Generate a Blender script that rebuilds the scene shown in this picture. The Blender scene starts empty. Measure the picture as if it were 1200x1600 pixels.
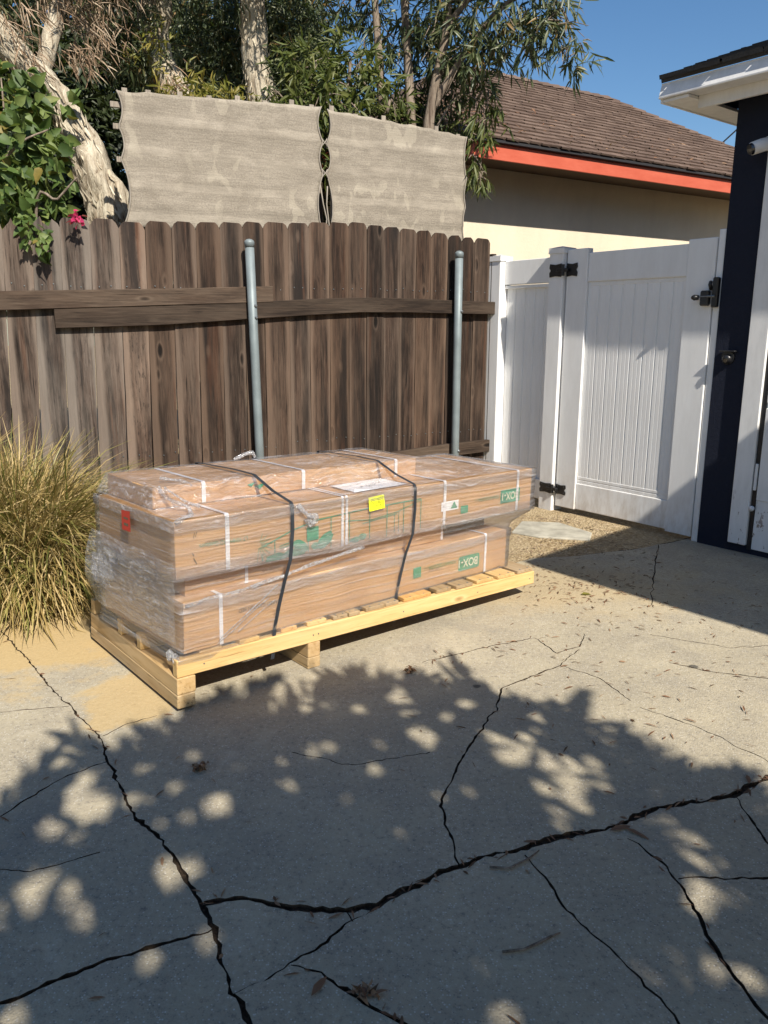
import bpy, bmesh, math, random
import numpy as np
from mathutils import Matrix, Vector, noise
from mathutils.geometry import delaunay_2d_cdt

random.seed(7)
RNG = np.random.default_rng(11)
scene = bpy.context.scene
COL = scene.collection
R = math.radians

# ------------------------------------------------------------------ camera, sky, sun, exposure
cam_data = bpy.data.cameras.new('camera')
cam = bpy.data.objects.new('camera', cam_data)
COL.objects.link(cam)
cam.location = (0, 0, 1.35)
cam.rotation_euler = (R(90 - 13.327), 0, 0)
cam_data.lens = 36 * 1220 / 1600
cam_data.sensor_width = 36
cam_data.clip_start = 0.05
cam_data.clip_end = 500
scene.camera = cam

SUN_EL, SUN_AZ = 42.0, 117.0          # elevation; direction the light travels (from +X, towards +Y)
SUN = Vector((math.cos(R(SUN_EL)) * math.cos(R(SUN_AZ)), math.cos(R(SUN_EL)) * math.sin(R(SUN_AZ)), -math.sin(R(SUN_EL))))
world = bpy.data.worlds.new('World')
scene.world = world
world.use_nodes = True
wn = world.node_tree
wn.nodes.clear()
sky = wn.nodes.new('ShaderNodeTexSky')
sky.sky_type = 'NISHITA'
sky.sun_disc = False
sky.sun_elevation = R(SUN_EL)
to_sun = -SUN
sky.sun_rotation = math.atan2(to_sun.x, to_sun.y)
sky.air_density = 1.0
sky.dust_density = 0.6
sky.ozone_density = 2.5
bg = wn.nodes.new('ShaderNodeBackground')
bg.inputs[1].default_value = 0.070
wo = wn.nodes.new('ShaderNodeOutputWorld')
hsv = wn.nodes.new('ShaderNodeHueSaturation')      # camera-like sky colour, the same all round
hsv.inputs['Saturation'].default_value = 1.20
hsv.inputs['Value'].default_value = 1.08
wn.links.new(sky.outputs[0], hsv.inputs['Color'])
wn.links.new(hsv.outputs[0], bg.inputs[0])
wn.links.new(bg.outputs[0], wo.inputs[0])

sl = bpy.data.lights.new('sun', 'SUN')
sl.energy = 4.6
sl.angle = R(0.53)
sl.color = (1.0, 0.93, 0.82)
so = bpy.data.objects.new('sun', sl)
COL.objects.link(so)
so.rotation_euler = SUN.to_track_quat('-Z', 'Y').to_euler()
so.location = (3, -6, 8)

scene.view_settings.view_transform = 'Standard'
scene.view_settings.look = 'None'
scene.view_settings.exposure = 0.74
scene.view_settings.gamma = 1
scene.view_settings.use_curve_mapping = False
scene.cycles.max_bounces = 8
scene.cycles.transparent_max_bounces = 16

# ------------------------------------------------------------------ helpers: materials
class NT:
    def __init__(s, name):
        s.m = bpy.data.materials.new(name)
        s.m.use_nodes = True
        s.t = s.m.node_tree
        s.t.nodes.clear()
        s.out = s.t.nodes.new('ShaderNodeOutputMaterial')
    def n(s, typ, ins=None, **props):
        nd = s.t.nodes.new('ShaderNode' + typ)
        for k, v in props.items():
            setattr(nd, k, v)
        for k, v in (ins or {}).items():
            s.set(nd.inputs[k], v)
        return nd
    def set(s, sock, v):
        if isinstance(v, bpy.types.Node):
            v = v.outputs[0]
        if isinstance(v, bpy.types.NodeSocket):
            s.t.links.new(v, sock)
        else:
            if sock.type == 'RGBA' and len(v) == 3:
                v = (*v, 1)
            sock.default_value = v
    def coord(s, kind='Object'):
        return s.n('TexCoord').outputs[kind]
    def pos(s):
        return s.n('NewGeometry').outputs['Position']
    def map(s, vec, scale=(1, 1, 1), loc=(0, 0, 0), rot=(0, 0, 0)):
        return s.n('Mapping', {'Vector': vec, 'Scale': scale, 'Location': loc, 'Rotation': rot})
    def noise(s, vec, scale, detail=4, rough=.55, dist=0.0):
        return s.n('TexNoise', {'Vector': vec, 'Scale': scale, 'Detail': detail, 'Roughness': rough, 'Distortion': dist}).outputs['Fac']
    def vor(s, vec, scale, feature='F1', out='Distance', rnd=1.0):
        return s.n('TexVoronoi', {'Vector': vec, 'Scale': scale, 'Randomness': rnd}, feature=feature).outputs[out]
    def ramp(s, fac, stops, interp='LINEAR'):
        nd = s.n('ValToRGB', {'Fac': fac})
        cr = nd.color_ramp
        cr.interpolation = interp
        while len(cr.elements) > 1:
            cr.elements.remove(cr.elements[-1])
        for i, (p, c) in enumerate(stops):
            e = cr.elements[0] if i == 0 else cr.elements.new(p)
            e.position = p
            if not hasattr(c, '__len__'):
                c = (c, c, c)
            e.color = (*c, 1)
        return nd.outputs[0]
    def mix(s, fac, a, b, mode='MIX'):
        nd = s.n('Mix', data_type='RGBA', blend_type=mode)
        s.set(nd.inputs[0], fac)
        s.set(nd.inputs[6], a)
        s.set(nd.inputs[7], b)
        return nd.outputs[2]
    def math(s, op, a, b=0.0, clamp=False):
        nd = s.n('Math', operation=op, use_clamp=clamp)
        s.set(nd.inputs[0], a)
        s.set(nd.inputs[1], b)
        return nd.outputs[0]
    def bump(s, h, strength=.3, dist=.01, normal=None):
        ins = {'Height': h, 'Strength': strength, 'Distance': dist}
        if normal is not None:
            ins['Normal'] = normal
        return s.n('Bump', ins).outputs[0]
    def bsdf(s, color, rough=.7, normal=None, spec=.5, **kw):
        ins = {'Base Color': color, 'Roughness': rough, 'Specular IOR Level': spec}
        if normal is not None:
            ins['Normal'] = normal
        for k, v in kw.items():
            ins[k.replace('_', ' ')] = v
        b = s.n('BsdfPrincipled', ins)
        s.t.links.new(b.outputs[0], s.out.inputs[0])
        return b
    def sep(s, vec):
        return s.n('SeparateXYZ', {0: vec})
    def rnd(s):
        return s.n('ObjectInfo').outputs['Random']
    def shifted(s, vec, k=23.0):
        r = s.math('MULTIPLY', s.rnd(), k)
        c = s.n('CombineXYZ', {0: r, 1: s.math('MULTIPLY', r, 1.7), 2: s.math('MULTIPLY', r, 2.3)})
        return s.n('VectorMath', {0: vec, 1: c}, operation='ADD').outputs[0]

M = {}

def simple(name, color, rough=.6, spec=.4, metal=0.0, bumpscale=None, bumpstr=.15, var=.0, varscale=8):
    t = NT(name)
    c = t.coord()
    col = color
    if var:
        f = t.noise(t.shifted(c), varscale, 5)
        col = t.mix(t.ramp(f, [(.35, 0), (.65, 1)]), tuple(x * (1 - var) for x in color), tuple(min(1, x * (1 + var)) for x in color))
    nrm = t.bump(t.noise(c, bumpscale, 4), bumpstr, .004) if bumpscale else None
    t.bsdf(col, rough, nrm, spec, Metallic=metal)
    M[name] = t.m
    return t.m

def wood(name, axis, dark, mid, pale, rough=.85, knots=True, fine=55, long=1.3, tint=False, lo=.34, hi=.66, bump=.5, edge=None, blotch=.5, stain=False):
    """grain runs along the given local axis of the piece"""
    t = NT(name)
    c = t.coord()
    v = t.shifted(c)
    sc = [fine * .5, fine * .5, fine * .5]
    sc[axis] = long
    wob = t.noise(t.map(v, [9 if i != axis else 1.5 for i in range(3)]), 1.0, 3)
    vv = t.n('VectorMath', {0: t.map(v, sc), 1: t.n('VectorMath', {0: wob, 'Scale': 3.0}, operation='SCALE')}, operation='ADD').outputs[0]
    g = t.noise(vv, 1.0, 8, .68, .4)
    fsc = [fine * 1.9] * 3
    fsc[axis] = long * 3
    f = t.noise(t.map(v, fsc), 1.0, 6, .7)
    col = t.mix(t.ramp(g, [(lo, 0), (hi, 1)]), dark, mid)
    big = t.noise(t.map(v, [5 if i != axis else 1.1 for i in range(3)]), 1.0, 4, .6)
    col = t.mix(t.ramp(big, [(.42, 0), (.72, blotch)]), col, pale)
    col = t.mix(t.ramp(f, [(.42, 0), (.5, .0), (.72, .45)]), col, pale)
    col = t.mix(t.ramp(f, [(.33, .9), (.43, 0)]), col, tuple(x * .35 for x in dark))
    if stain:      # dark weather stains and reddish heartwood streaks
        sn = t.noise(t.map(v, [7 if i != axis else .9 for i in range(3)], (3.1, 1.7, 5.3)), 1.0, 5, .6)
        col = t.mix(t.ramp(sn, [(.48, 0), (.64, .88)]), col, (.012, .0095, .0085))
        pit = t.noise(t.map(v, [70 if i != axis else 16 for i in range(3)]), 1.0, 4, .7)
        pz = t.math('MULTIPLY', t.math('SUBTRACT', t.sep(t.n('ObjectInfo').outputs['Color']).outputs[0], 1.25), 1.6, True)
        col = t.mix(t.math('MULTIPLY', t.ramp(pit, [(.56, 0), (.62, 1)]), pz), col, (.010, .008, .007))
        rn = t.noise(t.map(v, [14 if i != axis else .7 for i in range(3)], (9.1, 4.7, 1.3)), 1.0, 4, .6)
        col = t.mix(t.ramp(rn, [(.58, 0), (.72, .5)]), col, (.115, .052, .028))
    h = t.math('ADD', g, t.math('MULTIPLY', f, .6))
    if knots:
        ks = [6.5, 6.5, 6.5]
        ks[axis] = 2.3
        kd = t.vor(t.map(v, ks), 1.0)
        kr = t.ramp(kd, [(.0, 1), (.07, .9), (.12, 0)])
        ring = t.ramp(kd, [(.09, 0), (.13, .35), (.18, 0)])
        col = t.mix(ring, col, pale)
        col = t.mix(kr, col, tuple(x * .3 for x in dark))
        h = t.math('SUBTRACT', h, t.math('MULTIPLY', kr, .8))
    if edge:
        e = t.math('ABSOLUTE', t.sep(c).outputs[0])
        en = t.math('ADD', e, t.math('MULTIPLY', t.noise(t.map(v, (30, 30, 4)), 1.0, 4), .03))
        col = t.mix(t.ramp(en, [(edge[0], 0), (edge[1], .6)]), col, pale)
    if tint:
        oc = t.n('ObjectInfo').outputs['Color']
        col = t.mix(1.0, col, oc, 'MULTIPLY')
    t.bsdf(col, rough, t.bump(h, bump, .006), .25)
    M[name] = t.m
    return t.m

wood('fence_wood', 2, (.015, .0092, .0064), (.050, .031, .022), (.155, .115, .088), tint=True, edge=(.060, .080), fine=60, long=1.3, bump=1.0, lo=.42, hi=.60, blotch=.5, stain=True)
wood('rail_wood', 0, (.017, .011, .008), (.048, .032, .023), (.115, .088, .067), tint=True, fine=60, long=1.5)
wood('pine', 0, (.42, .26, .10), (.60, .41, .19), (.66, .48, .27), rough=.7, fine=34, long=.8, bump=.15, lo=.3, hi=.7, tint=True)
wood('pine_cross', 1, (.42, .26, .10), (.58, .40, .19), (.62, .46, .27), rough=.75, fine=40, long=1.0, bump=.25, knots=False, tint=True)
wood('lath_wood', 2, (.20, .17, .14), (.30, .26, .21), (.38, .33, .27), knots=False, fine=50)

# concrete: exposed fine aggregate, stains, dust
t = NT('concrete')
p = t.pos()
big = t.noise(p, .9, 4, .6)
mid = t.noise(p, 4.5, 6, .65)
fine = t.noise(p, 55, 5, .75)
grit = t.vor(p, 170)
col = t.mix(t.ramp(big, [(.35, 0), (.65, 1)]), (.355, .312, .226), (.425, .372, .268))
col = t.mix(t.ramp(mid, [(.38, .0), (.72, .8)]), col, (.298, .264, .205))
col = t.mix(t.ramp(fine, [(.33, .75), (.46, 0)]), col, (.165, .150, .128))
col = t.mix(t.ramp(fine, [(.56, 0), (.70, .65)]), col, (.52, .475, .39))
gritc = t.vor(p, 170, out='Color')
col = t.mix(t.math('MULTIPLY', t.ramp(grit, [(.25, 1), (.42, 0)]), t.math('MULTIPLY', t.ramp(mid, [(.40, .15), (.62, 1)]), t.ramp(t.sep(gritc).outputs[0], [(.72, 0), (.80, .7)]))), col, (.11, .105, .10))
col = t.mix(t.math('MULTIPLY', t.ramp(grit, [(.25, 1), (.45, 0)]), t.ramp(t.sep(gritc).outputs[1], [(.78, 0), (.86, .7)])), col, (.60, .57, .50))
spots = t.vor(p, 2.1)
sn = t.math('ADD', spots, t.math('MULTIPLY', t.noise(p, 30, 3), .03))
col = t.mix(t.ramp(sn, [(.052, .8), (.064, 0)]), col, (.05, .048, .045))
stain = t.noise(p, 1.7, 6, .7, .6)
col = t.mix(t.ramp(stain, [(.56, 0), (.72, .45)]), col, (.20, .19, .17))
worn = t.noise(p, 2.6, 5, .7, 1.0)
col = t.mix(t.ramp(worn, [(.58, 0), (.70, .38)]), col, (.50, .45, .35))
drk = t.noise(t.map(p, (1, 1, 1), (7, 3, 0)), .8, 7, .72, .8)
col = t.mix(t.ramp(drk, [(.56, 0), (.70, .32)]), col, (.16, .155, .145))
# wind-blown sandy dust beside the planting bed and the gate
def dust(cx, cy, rx, ry, edge=.35):
    q = t.map(p, (1 / rx, 1 / ry, 0), (-cx / rx, -cy / ry, 0))
    d = t.n('VectorMath', {0: q}, operation='LENGTH').outputs['Value']
    d = t.math('ADD', d, t.math('MULTIPLY', t.math('SUBTRACT', t.noise(p, 5, 6, .65), .5), 1.5))
    return t.ramp(d, [(1 - edge, 1), (1 + edge, 0)])
d1 = dust(-1.62, 3.45, .75, .78, .3)
d2 = dust(-.93, 2.68, .22, .26, .2)
d3 = dust(1.0, 4.0, .95, .55, .6)
dd = t.math('MAXIMUM', t.math('MULTIPLY', d1, .9), t.math('MAXIMUM', t.math('MULTIPLY', d2, .75), t.math('MULTIPLY', d3, .40)))
col = t.mix(dd, col, t.mix(fine, (.40, .285, .13), (.54, .40, .20)))
h = t.math('ADD', t.math('MULTIPLY', fine, .7), t.math('MULTIPLY', grit, .6))
t.bsdf(col, .93, t.bump(t.math('ADD', h, t.math('MULTIPLY', mid, 1.2)), .55, .004), .15)
M['concrete'] = t.m

t = NT('soil')
p = t.pos()
f = t.noise(p, 26, 7, .75)
g = t.noise(p, 3, 4)
col = t.mix(t.ramp(f, [(.3, 0), (.7, 1)]), (.20, .14, .075), (.44, .335, .19))
col = t.mix(t.ramp(g, [(.4, 0), (.6, .6)]), col, (.40, .32, .20))
chips = t.vor(p, 75, out='Color')
col = t.mix(t.ramp(t.sep(chips).outputs[0], [(.72, 0), (.76, .6)]), col, (.52, .42, .28))
t.bsdf(col, .95, t.bump(t.math('ADD', f, t.vor(p, 75)), .9, .012), .1)
M['soil'] = t.m

t = NT('crack_dirt')
p = t.pos()
f = t.noise(p, 60, 6, .75)
t.bsdf(t.mix(t.ramp(f, [(.35, 0), (.68, 1)]), (.022, .017, .013), (.115, .082, .055)), .95, t.bump(f, .9, .01), .1)
M['crack_dirt'] = t.m

# cardboard
t = NT('cardboard')
c = t.coord()
flute = t.noise(t.map(c, (1.5, 1.5, 130)), 1.0, 3)
blot = t.noise(c, 5, 5, .6)
fib = t.noise(t.map(c, (12, 12, 60)), 6.0, 5, .7)
col = t.mix(t.ramp(blot, [(.35, 0), (.65, 1)]), (.475, .275, .125), (.545, .335, .165))
col = t.mix(t.ramp(fib, [(.35, .2), (.55, 0)]), col, (.38, .22, .11))
t.bsdf(col, .85, t.bump(t.math('ADD', flute, t.math('MULTIPLY', blot, 2.5)), .22, .006), .2)
M['cardboard'] = t.m

# clear stretch film with taut horizontal streaks
t = NT('stretch_film')
c = t.coord()
wob = t.noise(c, 2.5, 3)
cc = t.n('VectorMath', {0: c, 1: t.n('VectorMath', {0: wob, 'Scale': .035}, operation='SCALE')}, operation='ADD').outputs[0]
streak = t.noise(t.map(cc, (.5, .5, 70), rot=(0, .03, 0)), 1.6, 5, .6)
streak2 = t.noise(t.map(cc, (3, 3, 70), rot=(0, -.13, 0)), 1.3, 4, .7)
crin = t.noise(c, 32, 5, .75, 1.2)
hh = t.math('ADD', t.math('ADD', streak, t.math('MULTIPLY', streak2, .6)), t.math('MULTIPLY', crin, .30))
nb = t.bump(hh, .9, .022)
fr = t.n('Fresnel', {'IOR': 1.5, 'Normal': nb}).outputs[0]
fold = t.noise(t.map(cc, (.55, .55, 120), rot=(0, .05, 0)), 1.5, 4, .6, .0)
tr = t.n('BsdfTransparent', {'Color': t.ramp(fold, [(.34, (.86, .84, .82)), (.44, (.95, .945, .94)), (.6, (.99, .99, .99))])})  # dark streaks tinted in, standing for refraction lines in the film
gl = t.n('BsdfGlossy', {'Color': (1, 1, 1), 'Roughness': .10, 'Normal': nb})
df = t.n('BsdfDiffuse', {'Color': (.82, .82, .84), 'Normal': nb})
whit = t.ramp(t.math('ADD', t.math('MULTIPLY', streak2, .5), t.math('MULTIPLY', streak, .5)), [(.44, .035), (.57, .14), (.70, .62)])
m1 = t.n('MixShader', {0: whit, 1: tr, 2: df})
m2 = t.n('MixShader', {0: t.math('ADD', t.math('MULTIPLY', fr, .55, True), .045, True), 1: m1, 2: gl})
t.t.links.new(m2.outputs[0], t.out.inputs[0])
M['stretch_film'] = t.m

def hazy(name, zs, haze):
    t = NT(name)
    c = t.coord()
    wob = t.noise(c, 3.0, 3)
    cc = t.n('VectorMath', {0: c, 1: t.n('VectorMath', {0: wob, 'Scale': .12}, operation='SCALE')}, operation='ADD').outputs[0]
    a = t.noise(t.map(cc, (2.2, 6, zs), rot=(0, .12, .2)), 1.8, 5, .65, .4)
    b = t.noise(t.map(cc, (9, 22, zs * .5)), 1.6, 4, .7, .8)
    nb = t.bump(t.math('ADD', a, t.math('MULTIPLY', b, .5)), .9, .02)
    fr = t.n('Fresnel', {'IOR': 1.5, 'Normal': nb}).outputs[0]
    tr = t.n('BsdfTransparent', {'Color': (.97, .97, .975)})
    gl = t.n('BsdfGlossy', {'Color': (1, 1, 1), 'Roughness': .12, 'Normal': nb})
    df = t.n('BsdfDiffuse', {'Color': (.80, .80, .84), 'Normal': nb})
    m1 = t.n('MixShader', {0: t.ramp(t.math('ADD', t.math('MULTIPLY', a, .6), t.math('MULTIPLY', b, .4)), haze), 1: tr, 2: df})
    m2 = t.n('MixShader', {0: t.math('ADD', t.math('MULTIPLY', fr, .6, True), .05, True), 1: m1, 2: gl})
    t.t.links.new(m2.outputs[0], t.out.inputs[0])
    M[name] = t.m
hazy('hazy_film', 50, [(.42, .05), (.53, .13), (.66, .48)])

t = NT('crumpled_film')
c = t.coord()
crin = t.noise(c, 40, 5, .7, 1.5)
nb = t.bump(crin, 1.0, .03)
tr = t.n('BsdfTransparent', {'Color': (.96, .96, .97)})
gl = t.n('BsdfGlossy', {'Color': (1, 1, 1), 'Roughness': .14, 'Normal': nb})
df = t.n('BsdfDiffuse', {'Color': (.85, .85, .87), 'Normal': nb})
m1 = t.n('MixShader', {0: t.ramp(crin, [(.4, .12), (.65, .6)]), 1: tr, 2: df})
m2 = t.n('MixShader', {0: .16, 1: m1, 2: gl})
t.t.links.new(m2.outputs[0], t.out.inputs[0])
M['crumpled_film'] = t.m

simple('black_strap', (.022, .026, .032), .45, .5, var=.3, varscale=30)
simple('white_strap', (.74, .73, .76), .4, .5)
simple('green_ink', (.06, .27, .15), .8, .2, var=.2, varscale=14)
simple('dark_ink', (.12, .095, .06), .8, .2)
simple('paper', (.78, .78, .80), .7, .3, bumpscale=14, bumpstr=.5)
simple('pale_ink', (.70, .66, .52), .8, .2)
simple('yellow_label', (.80, .83, .03), .6, .3)
simple('black_ink', (.03, .03, .02), .7, .2)
simple('label_ink', (.05, .05, .02), .7, .2)
simple('red_label', (.40, .035, .02), .6, .3)
simple('steel_paint', (.19, .225, .235), .55, .4, metal=.25, bumpscale=60, bumpstr=.08, var=.12)
simple('bolt_steel', (.22, .24, .25), .4, .5, metal=.8)
simple('black_iron', (.012, .012, .013), .4, .5, bumpscale=90, bumpstr=.1)
simple('rope', (.27, .24, .20), .8, .2)
simple('cable', (.02, .02, .022), .6)
simple('black_plastic', (.014, .014, .016), .35, .5)
simple('white_plastic', (.72, .72, .72), .4, .5)
simple('lens_glass', (.01, .01, .012), .05, .8)

t = NT('white_vinyl')
c = t.coord()
f = t.noise(t.map(c, (3, 3, .7)), 3, 6, .7)
z = t.sep(t.pos()).outputs[2]
dirt = t.math('MULTIPLY', t.ramp(z, [(.02, 1), (.45, 0)]), t.ramp(t.noise(t.map(c, (9, 9, 3)), 2.0, 5, .7), [(.42, 0), (.68, .55)]))
col = t.mix(t.ramp(f, [(.4, 0), (.7, 1)]), (.80, .80, .79), (.72, .715, .70))
col = t.mix(dirt, col, (.42, .34, .25))
t.bsdf(col, .38, t.bump(t.noise(t.map(c, (14, 14, 1.2)), 2, 3), .12, .006), .45)
M['white_vinyl'] = t.m

t = NT('white_paint')
c = t.pos()
f = t.noise(t.map(c, (6, 6, 1.5)), 3, 6, .7)
z = t.sep(c).outputs[2]
chip = t.math('MULTIPLY', t.ramp(z, [(.12, 1), (.42, 0)]), t.ramp(t.noise(t.map(c, (7, 7, 4)), 3, 5, .7), [(.60, 0), (.62, 1)]))
col = t.mix(t.ramp(f, [(.4, 0), (.7, 1)]), (.78, .775, .76), (.68, .675, .66))
col = t.mix(chip, col, (.17, .10, .06))
t.bsdf(col, .45, t.bump(f, .15, .004), .4)
M['white_paint'] = t.m

t = NT('navy_stucco')
c = t.pos()
f = t.noise(c, 46, 6, .75)
z = t.sep(c).outputs[2]
scuff = t.math('MULTIPLY', t.ramp(z, [(.4, 1), (1.0, 0)]), t.ramp(t.noise(t.map(c, (30, 30, 8)), 2, 6, .8), [(.66, 0), (.72, .4)]))
col = t.mix(f, (.010, .013, .024), (.018, .022, .038))
col = t.mix(scuff, col, (.16, .16, .16))
t.bsdf(col, .8, t.bump(f, .5, .008), .2)
M['navy_stucco'] = t.m

t = NT('cream_stucco')
c = t.pos()
f = t.noise(c, 40, 6, .7)
g = t.noise(t.map(c, (2, 2, .8)), 1.5, 6, .65)
col = t.mix(t.ramp(g, [(.35, 0), (.7, 1)]), (.66, .58, .445), (.58, .505, .39))
t.bsdf(col, .9, t.bump(f, .4, .008), .15)
M['cream_stucco'] = t.m

t = NT('red_fascia_paint')
c = t.coord()
g = t.noise(t.map(c, (2.5, 6, 9)), 1.5, 6, .7)
col = t.mix(t.ramp(g, [(.35, 0), (.7, 1)]), (.43, .082, .044), (.50, .115, .066))
t.bsdf(col, .6, t.bump(t.noise(t.map(c, (6, 30, 60)), 1.5, 5), .25, .004), .3)
M['red_fascia_paint'] = t.m

def shingle(name, a, b, d):
    t = NT(name)
    r = t.n('NewGeometry').outputs['Random Per Island']
    f = t.noise(t.pos(), 130, 4, .8)
    g = t.noise(t.pos(), 1.3, 5, .6)
    col = t.mix(r, a, b)
    col = t.mix(t.ramp(f, [(.35, .6), (.6, 0)]), col, d)
    col = t.mix(t.ramp(g, [(.5, 0), (.75, .5)]), col, d)
    t.bsdf(col, .95, t.bump(f, .5, .004), .1)
    M[name] = t.m
shingle('brown_shingle', (.116, .080, .062), (.195, .140, .110), (.06, .042, .036))
shingle('grey_shingle', (.05, .05, .052), (.085, .083, .082), (.03, .03, .03))

# woven shade cloth
t = NT('shade_cloth')
c = t.coord()
weave = t.noise(t.map(c, (90, 10, 120)), 1.0, 3, .7)
thread = t.noise(t.map(c, (7, 7, 105)), 1.0, 5, .75)
blot = t.noise(t.map(c, (3, 3, 4)), 1.4, 6, .7, .5)
patch = t.noise(t.map(c, (9, 9, 4.5), rot=(0, .12, 0)), 1.3, 2, .35, .25)
pmask = t.noise(t.map(c, (2.2, 2.2, 2.6), (4, 0, 2)), 1.0, 2)
band = t.n('TexWave', {'Vector': c, 'Scale': 1.62, 'Distortion': 1.2, 'Detail': 3, 'Detail Scale': 1.2, 'Phase Offset': 1.2}, bands_direction='Z').outputs['Fac']
col = t.mix(t.ramp(blot, [(.35, 0), (.65, 1)]), (.235, .205, .165), (.300, .265, .215))
col = t.mix(t.ramp(thread, [(.40, .55), (.55, 0)]), col, (.165, .145, .118))
col = t.mix(t.ramp(weave, [(.36, .55), (.5, 0)]), col, (.15, .13, .10))
col = t.mix(t.ramp(weave, [(.56, 0), (.72, .5)]), col, (.40, .36, .29))
col = t.mix(t.math('MULTIPLY', t.ramp(band, [(.80, 0), (.9, .35)]), t.ramp(blot, [(.35, .2), (.6, 1)])), col, (.40, .355, .29))
col = t.mix(t.math('MULTIPLY', t.ramp(patch, [(.585, 0), (.60, .26)]), t.ramp(pmask, [(.46, 0), (.56, 1)])), col, (.46, .415, .325))
t.bsdf(col, .9, t.bump(t.math('ADD', weave, thread), .35, .003), .1)
M['shade_cloth'] = t.m

def leafmat(name, a, b, c3, trans=.35, rough=.5, odd=None):
    t = NT(name)
    r = t.n('NewGeometry').outputs['Random Per Island']
    stops = [(0, a), (.5, b), (.92 if odd else 1.0, c3)]
    if odd:
        stops.append((.97, odd))
    col = t.ramp(r, stops)
    col = t.mix(t.ramp(t.noise(t.pos(), 40, 3), [(.3, .3), (.7, 0)]), col, tuple(x * .7 for x in a))
    p1 = t.n('BsdfPrincipled', {'Base Color': col, 'Roughness': rough, 'Specular IOR Level': .4})
    p2 = t.n('BsdfTranslucent', {'Color': t.mix(.5, col, (.16, .22, .02))})
    mx = t.n('MixShader', {0: trans, 1: p1, 2: p2})
    t.t.links.new(mx.outputs[0], t.out.inputs[0])
    M[name] = t.m
leafmat('willow_leaf', (.042, .062, .026), (.088, .110, .048), (.175, .185, .092), .24, .42, (.25, .15, .05))
leafmat('bright_leaf', (.060, .085, .020), (.105, .130, .032), (.16, .165, .05), .3)
leafmat('yellow_leaf', (.16, .17, .025), (.22, .20, .04), (.30, .23, .05), .35)
leafmat('ivy_leaf', (.040, .078, .018), (.105, .165, .038), (.200, .255, .075), .32, .55, (.26, .20, .05))
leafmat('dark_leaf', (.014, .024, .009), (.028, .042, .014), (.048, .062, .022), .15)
leafmat('dry_blade', (.20, .135, .048), (.46, .33, .12), (.66, .51, .26), .25, .55)
leafmat('green_blade', (.10, .11, .026), (.25, .235, .06), (.44, .36, .13), .25, .5)
leafmat('dry_leaf', (.10, .052, .026), (.21, .10, .055), (.34, .21, .12), .15, .7)
leafmat('pink_bract', (.55, .02, .10), (.65, .04, .16), (.6, .06, .2), .4)
leafmat('bark_flake', (.34, .27, .19), (.56, .49, .37), (.70, .64, .51), .1, .85)
leafmat('bark_strip', (.12, .075, .045), (.30, .20, .125), (.55, .44, .32), .1, .85)

t = NT('paper_bark')
c = t.coord()
s1 = t.noise(t.map(c, (16, 16, 2.2), rot=(0.1, .2, 0)), 1.2, 7, .72, 1.0)
s2 = t.noise(t.map(c, (4, 4, 1)), 1.4, 5, .6, .8)
col = t.mix(t.ramp(s1, [(.35, 0), (.62, 1)]), (.24, .18, .12), (.66, .60, .47))
col = t.mix(t.ramp(s2, [(.52, 0), (.7, .55)]), col, (.42, .35, .27))
col = t.mix(t.ramp(s1, [(.30, .9), (.40, 0)]), col, (.06, .04, .028))
t.bsdf(col, .9, t.bump(t.math('ADD', s1, t.math('MULTIPLY', s2, .6)), 1.0, .035), .15)
M['paper_bark'] = t.m
t = NT('stem_bark')
c = t.coord()
s1 = t.noise(t.map(c, (30, 30, 4)), 1.2, 6, .7, .6)
t.bsdf(t.mix(t.ramp(s1, [(.35, 0), (.65, 1)]), (.09, .065, .048), (.30, .245, .19)), .9, t.bump(s1, .8, .012), .15)
M['stem_bark'] = t.m
simple('soffit_brown', (.11, .075, .05), .85, .2)
simple('paver_stone', (.36, .34, .28), .9, .15, bumpscale=40, bumpstr=.4, var=.2, varscale=10)

# ------------------------------------------------------------------ helpers: objects
ORG = {}
def frame(o, az=0.0, tilt=0.0):
    return Matrix.Translation(o) @ Matrix.Rotation(R(az), 4, 'Z') @ Matrix.Rotation(tilt, 4, 'Y')
I4 = Matrix.Identity(4)

def tag(o, label=None, cat=None, group=None, kind=None):
    if label: o['label'] = label
    if cat: o['category'] = cat
    if group: o['group'] = group
    if kind: o['kind'] = kind
    return o

def thing(name, label, cat, org=(0, 0, 0), fr=I4, group=None):
    o = bpy.data.objects.new(name, None)
    o.empty_display_size = .1
    COL.objects.link(o)
    o.matrix_world = fr @ Matrix.Translation(org)
    ORG[o] = Vector(org)
    return tag(o, label, cat, group)

def link(name, me, parent=None, loc=(0, 0, 0), fr=I4):
    """mesh coordinates are relative to loc; loc is in the thing's working frame"""
    o = bpy.data.objects.new(name, me)
    COL.objects.link(o)
    loc = Vector(loc)
    if parent is not None:
        o.parent = parent
        o.location = loc - ORG[parent]
    else:
        o.matrix_world = fr @ Matrix.Translation(loc)
    ORG[o] = loc
    return o

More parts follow.
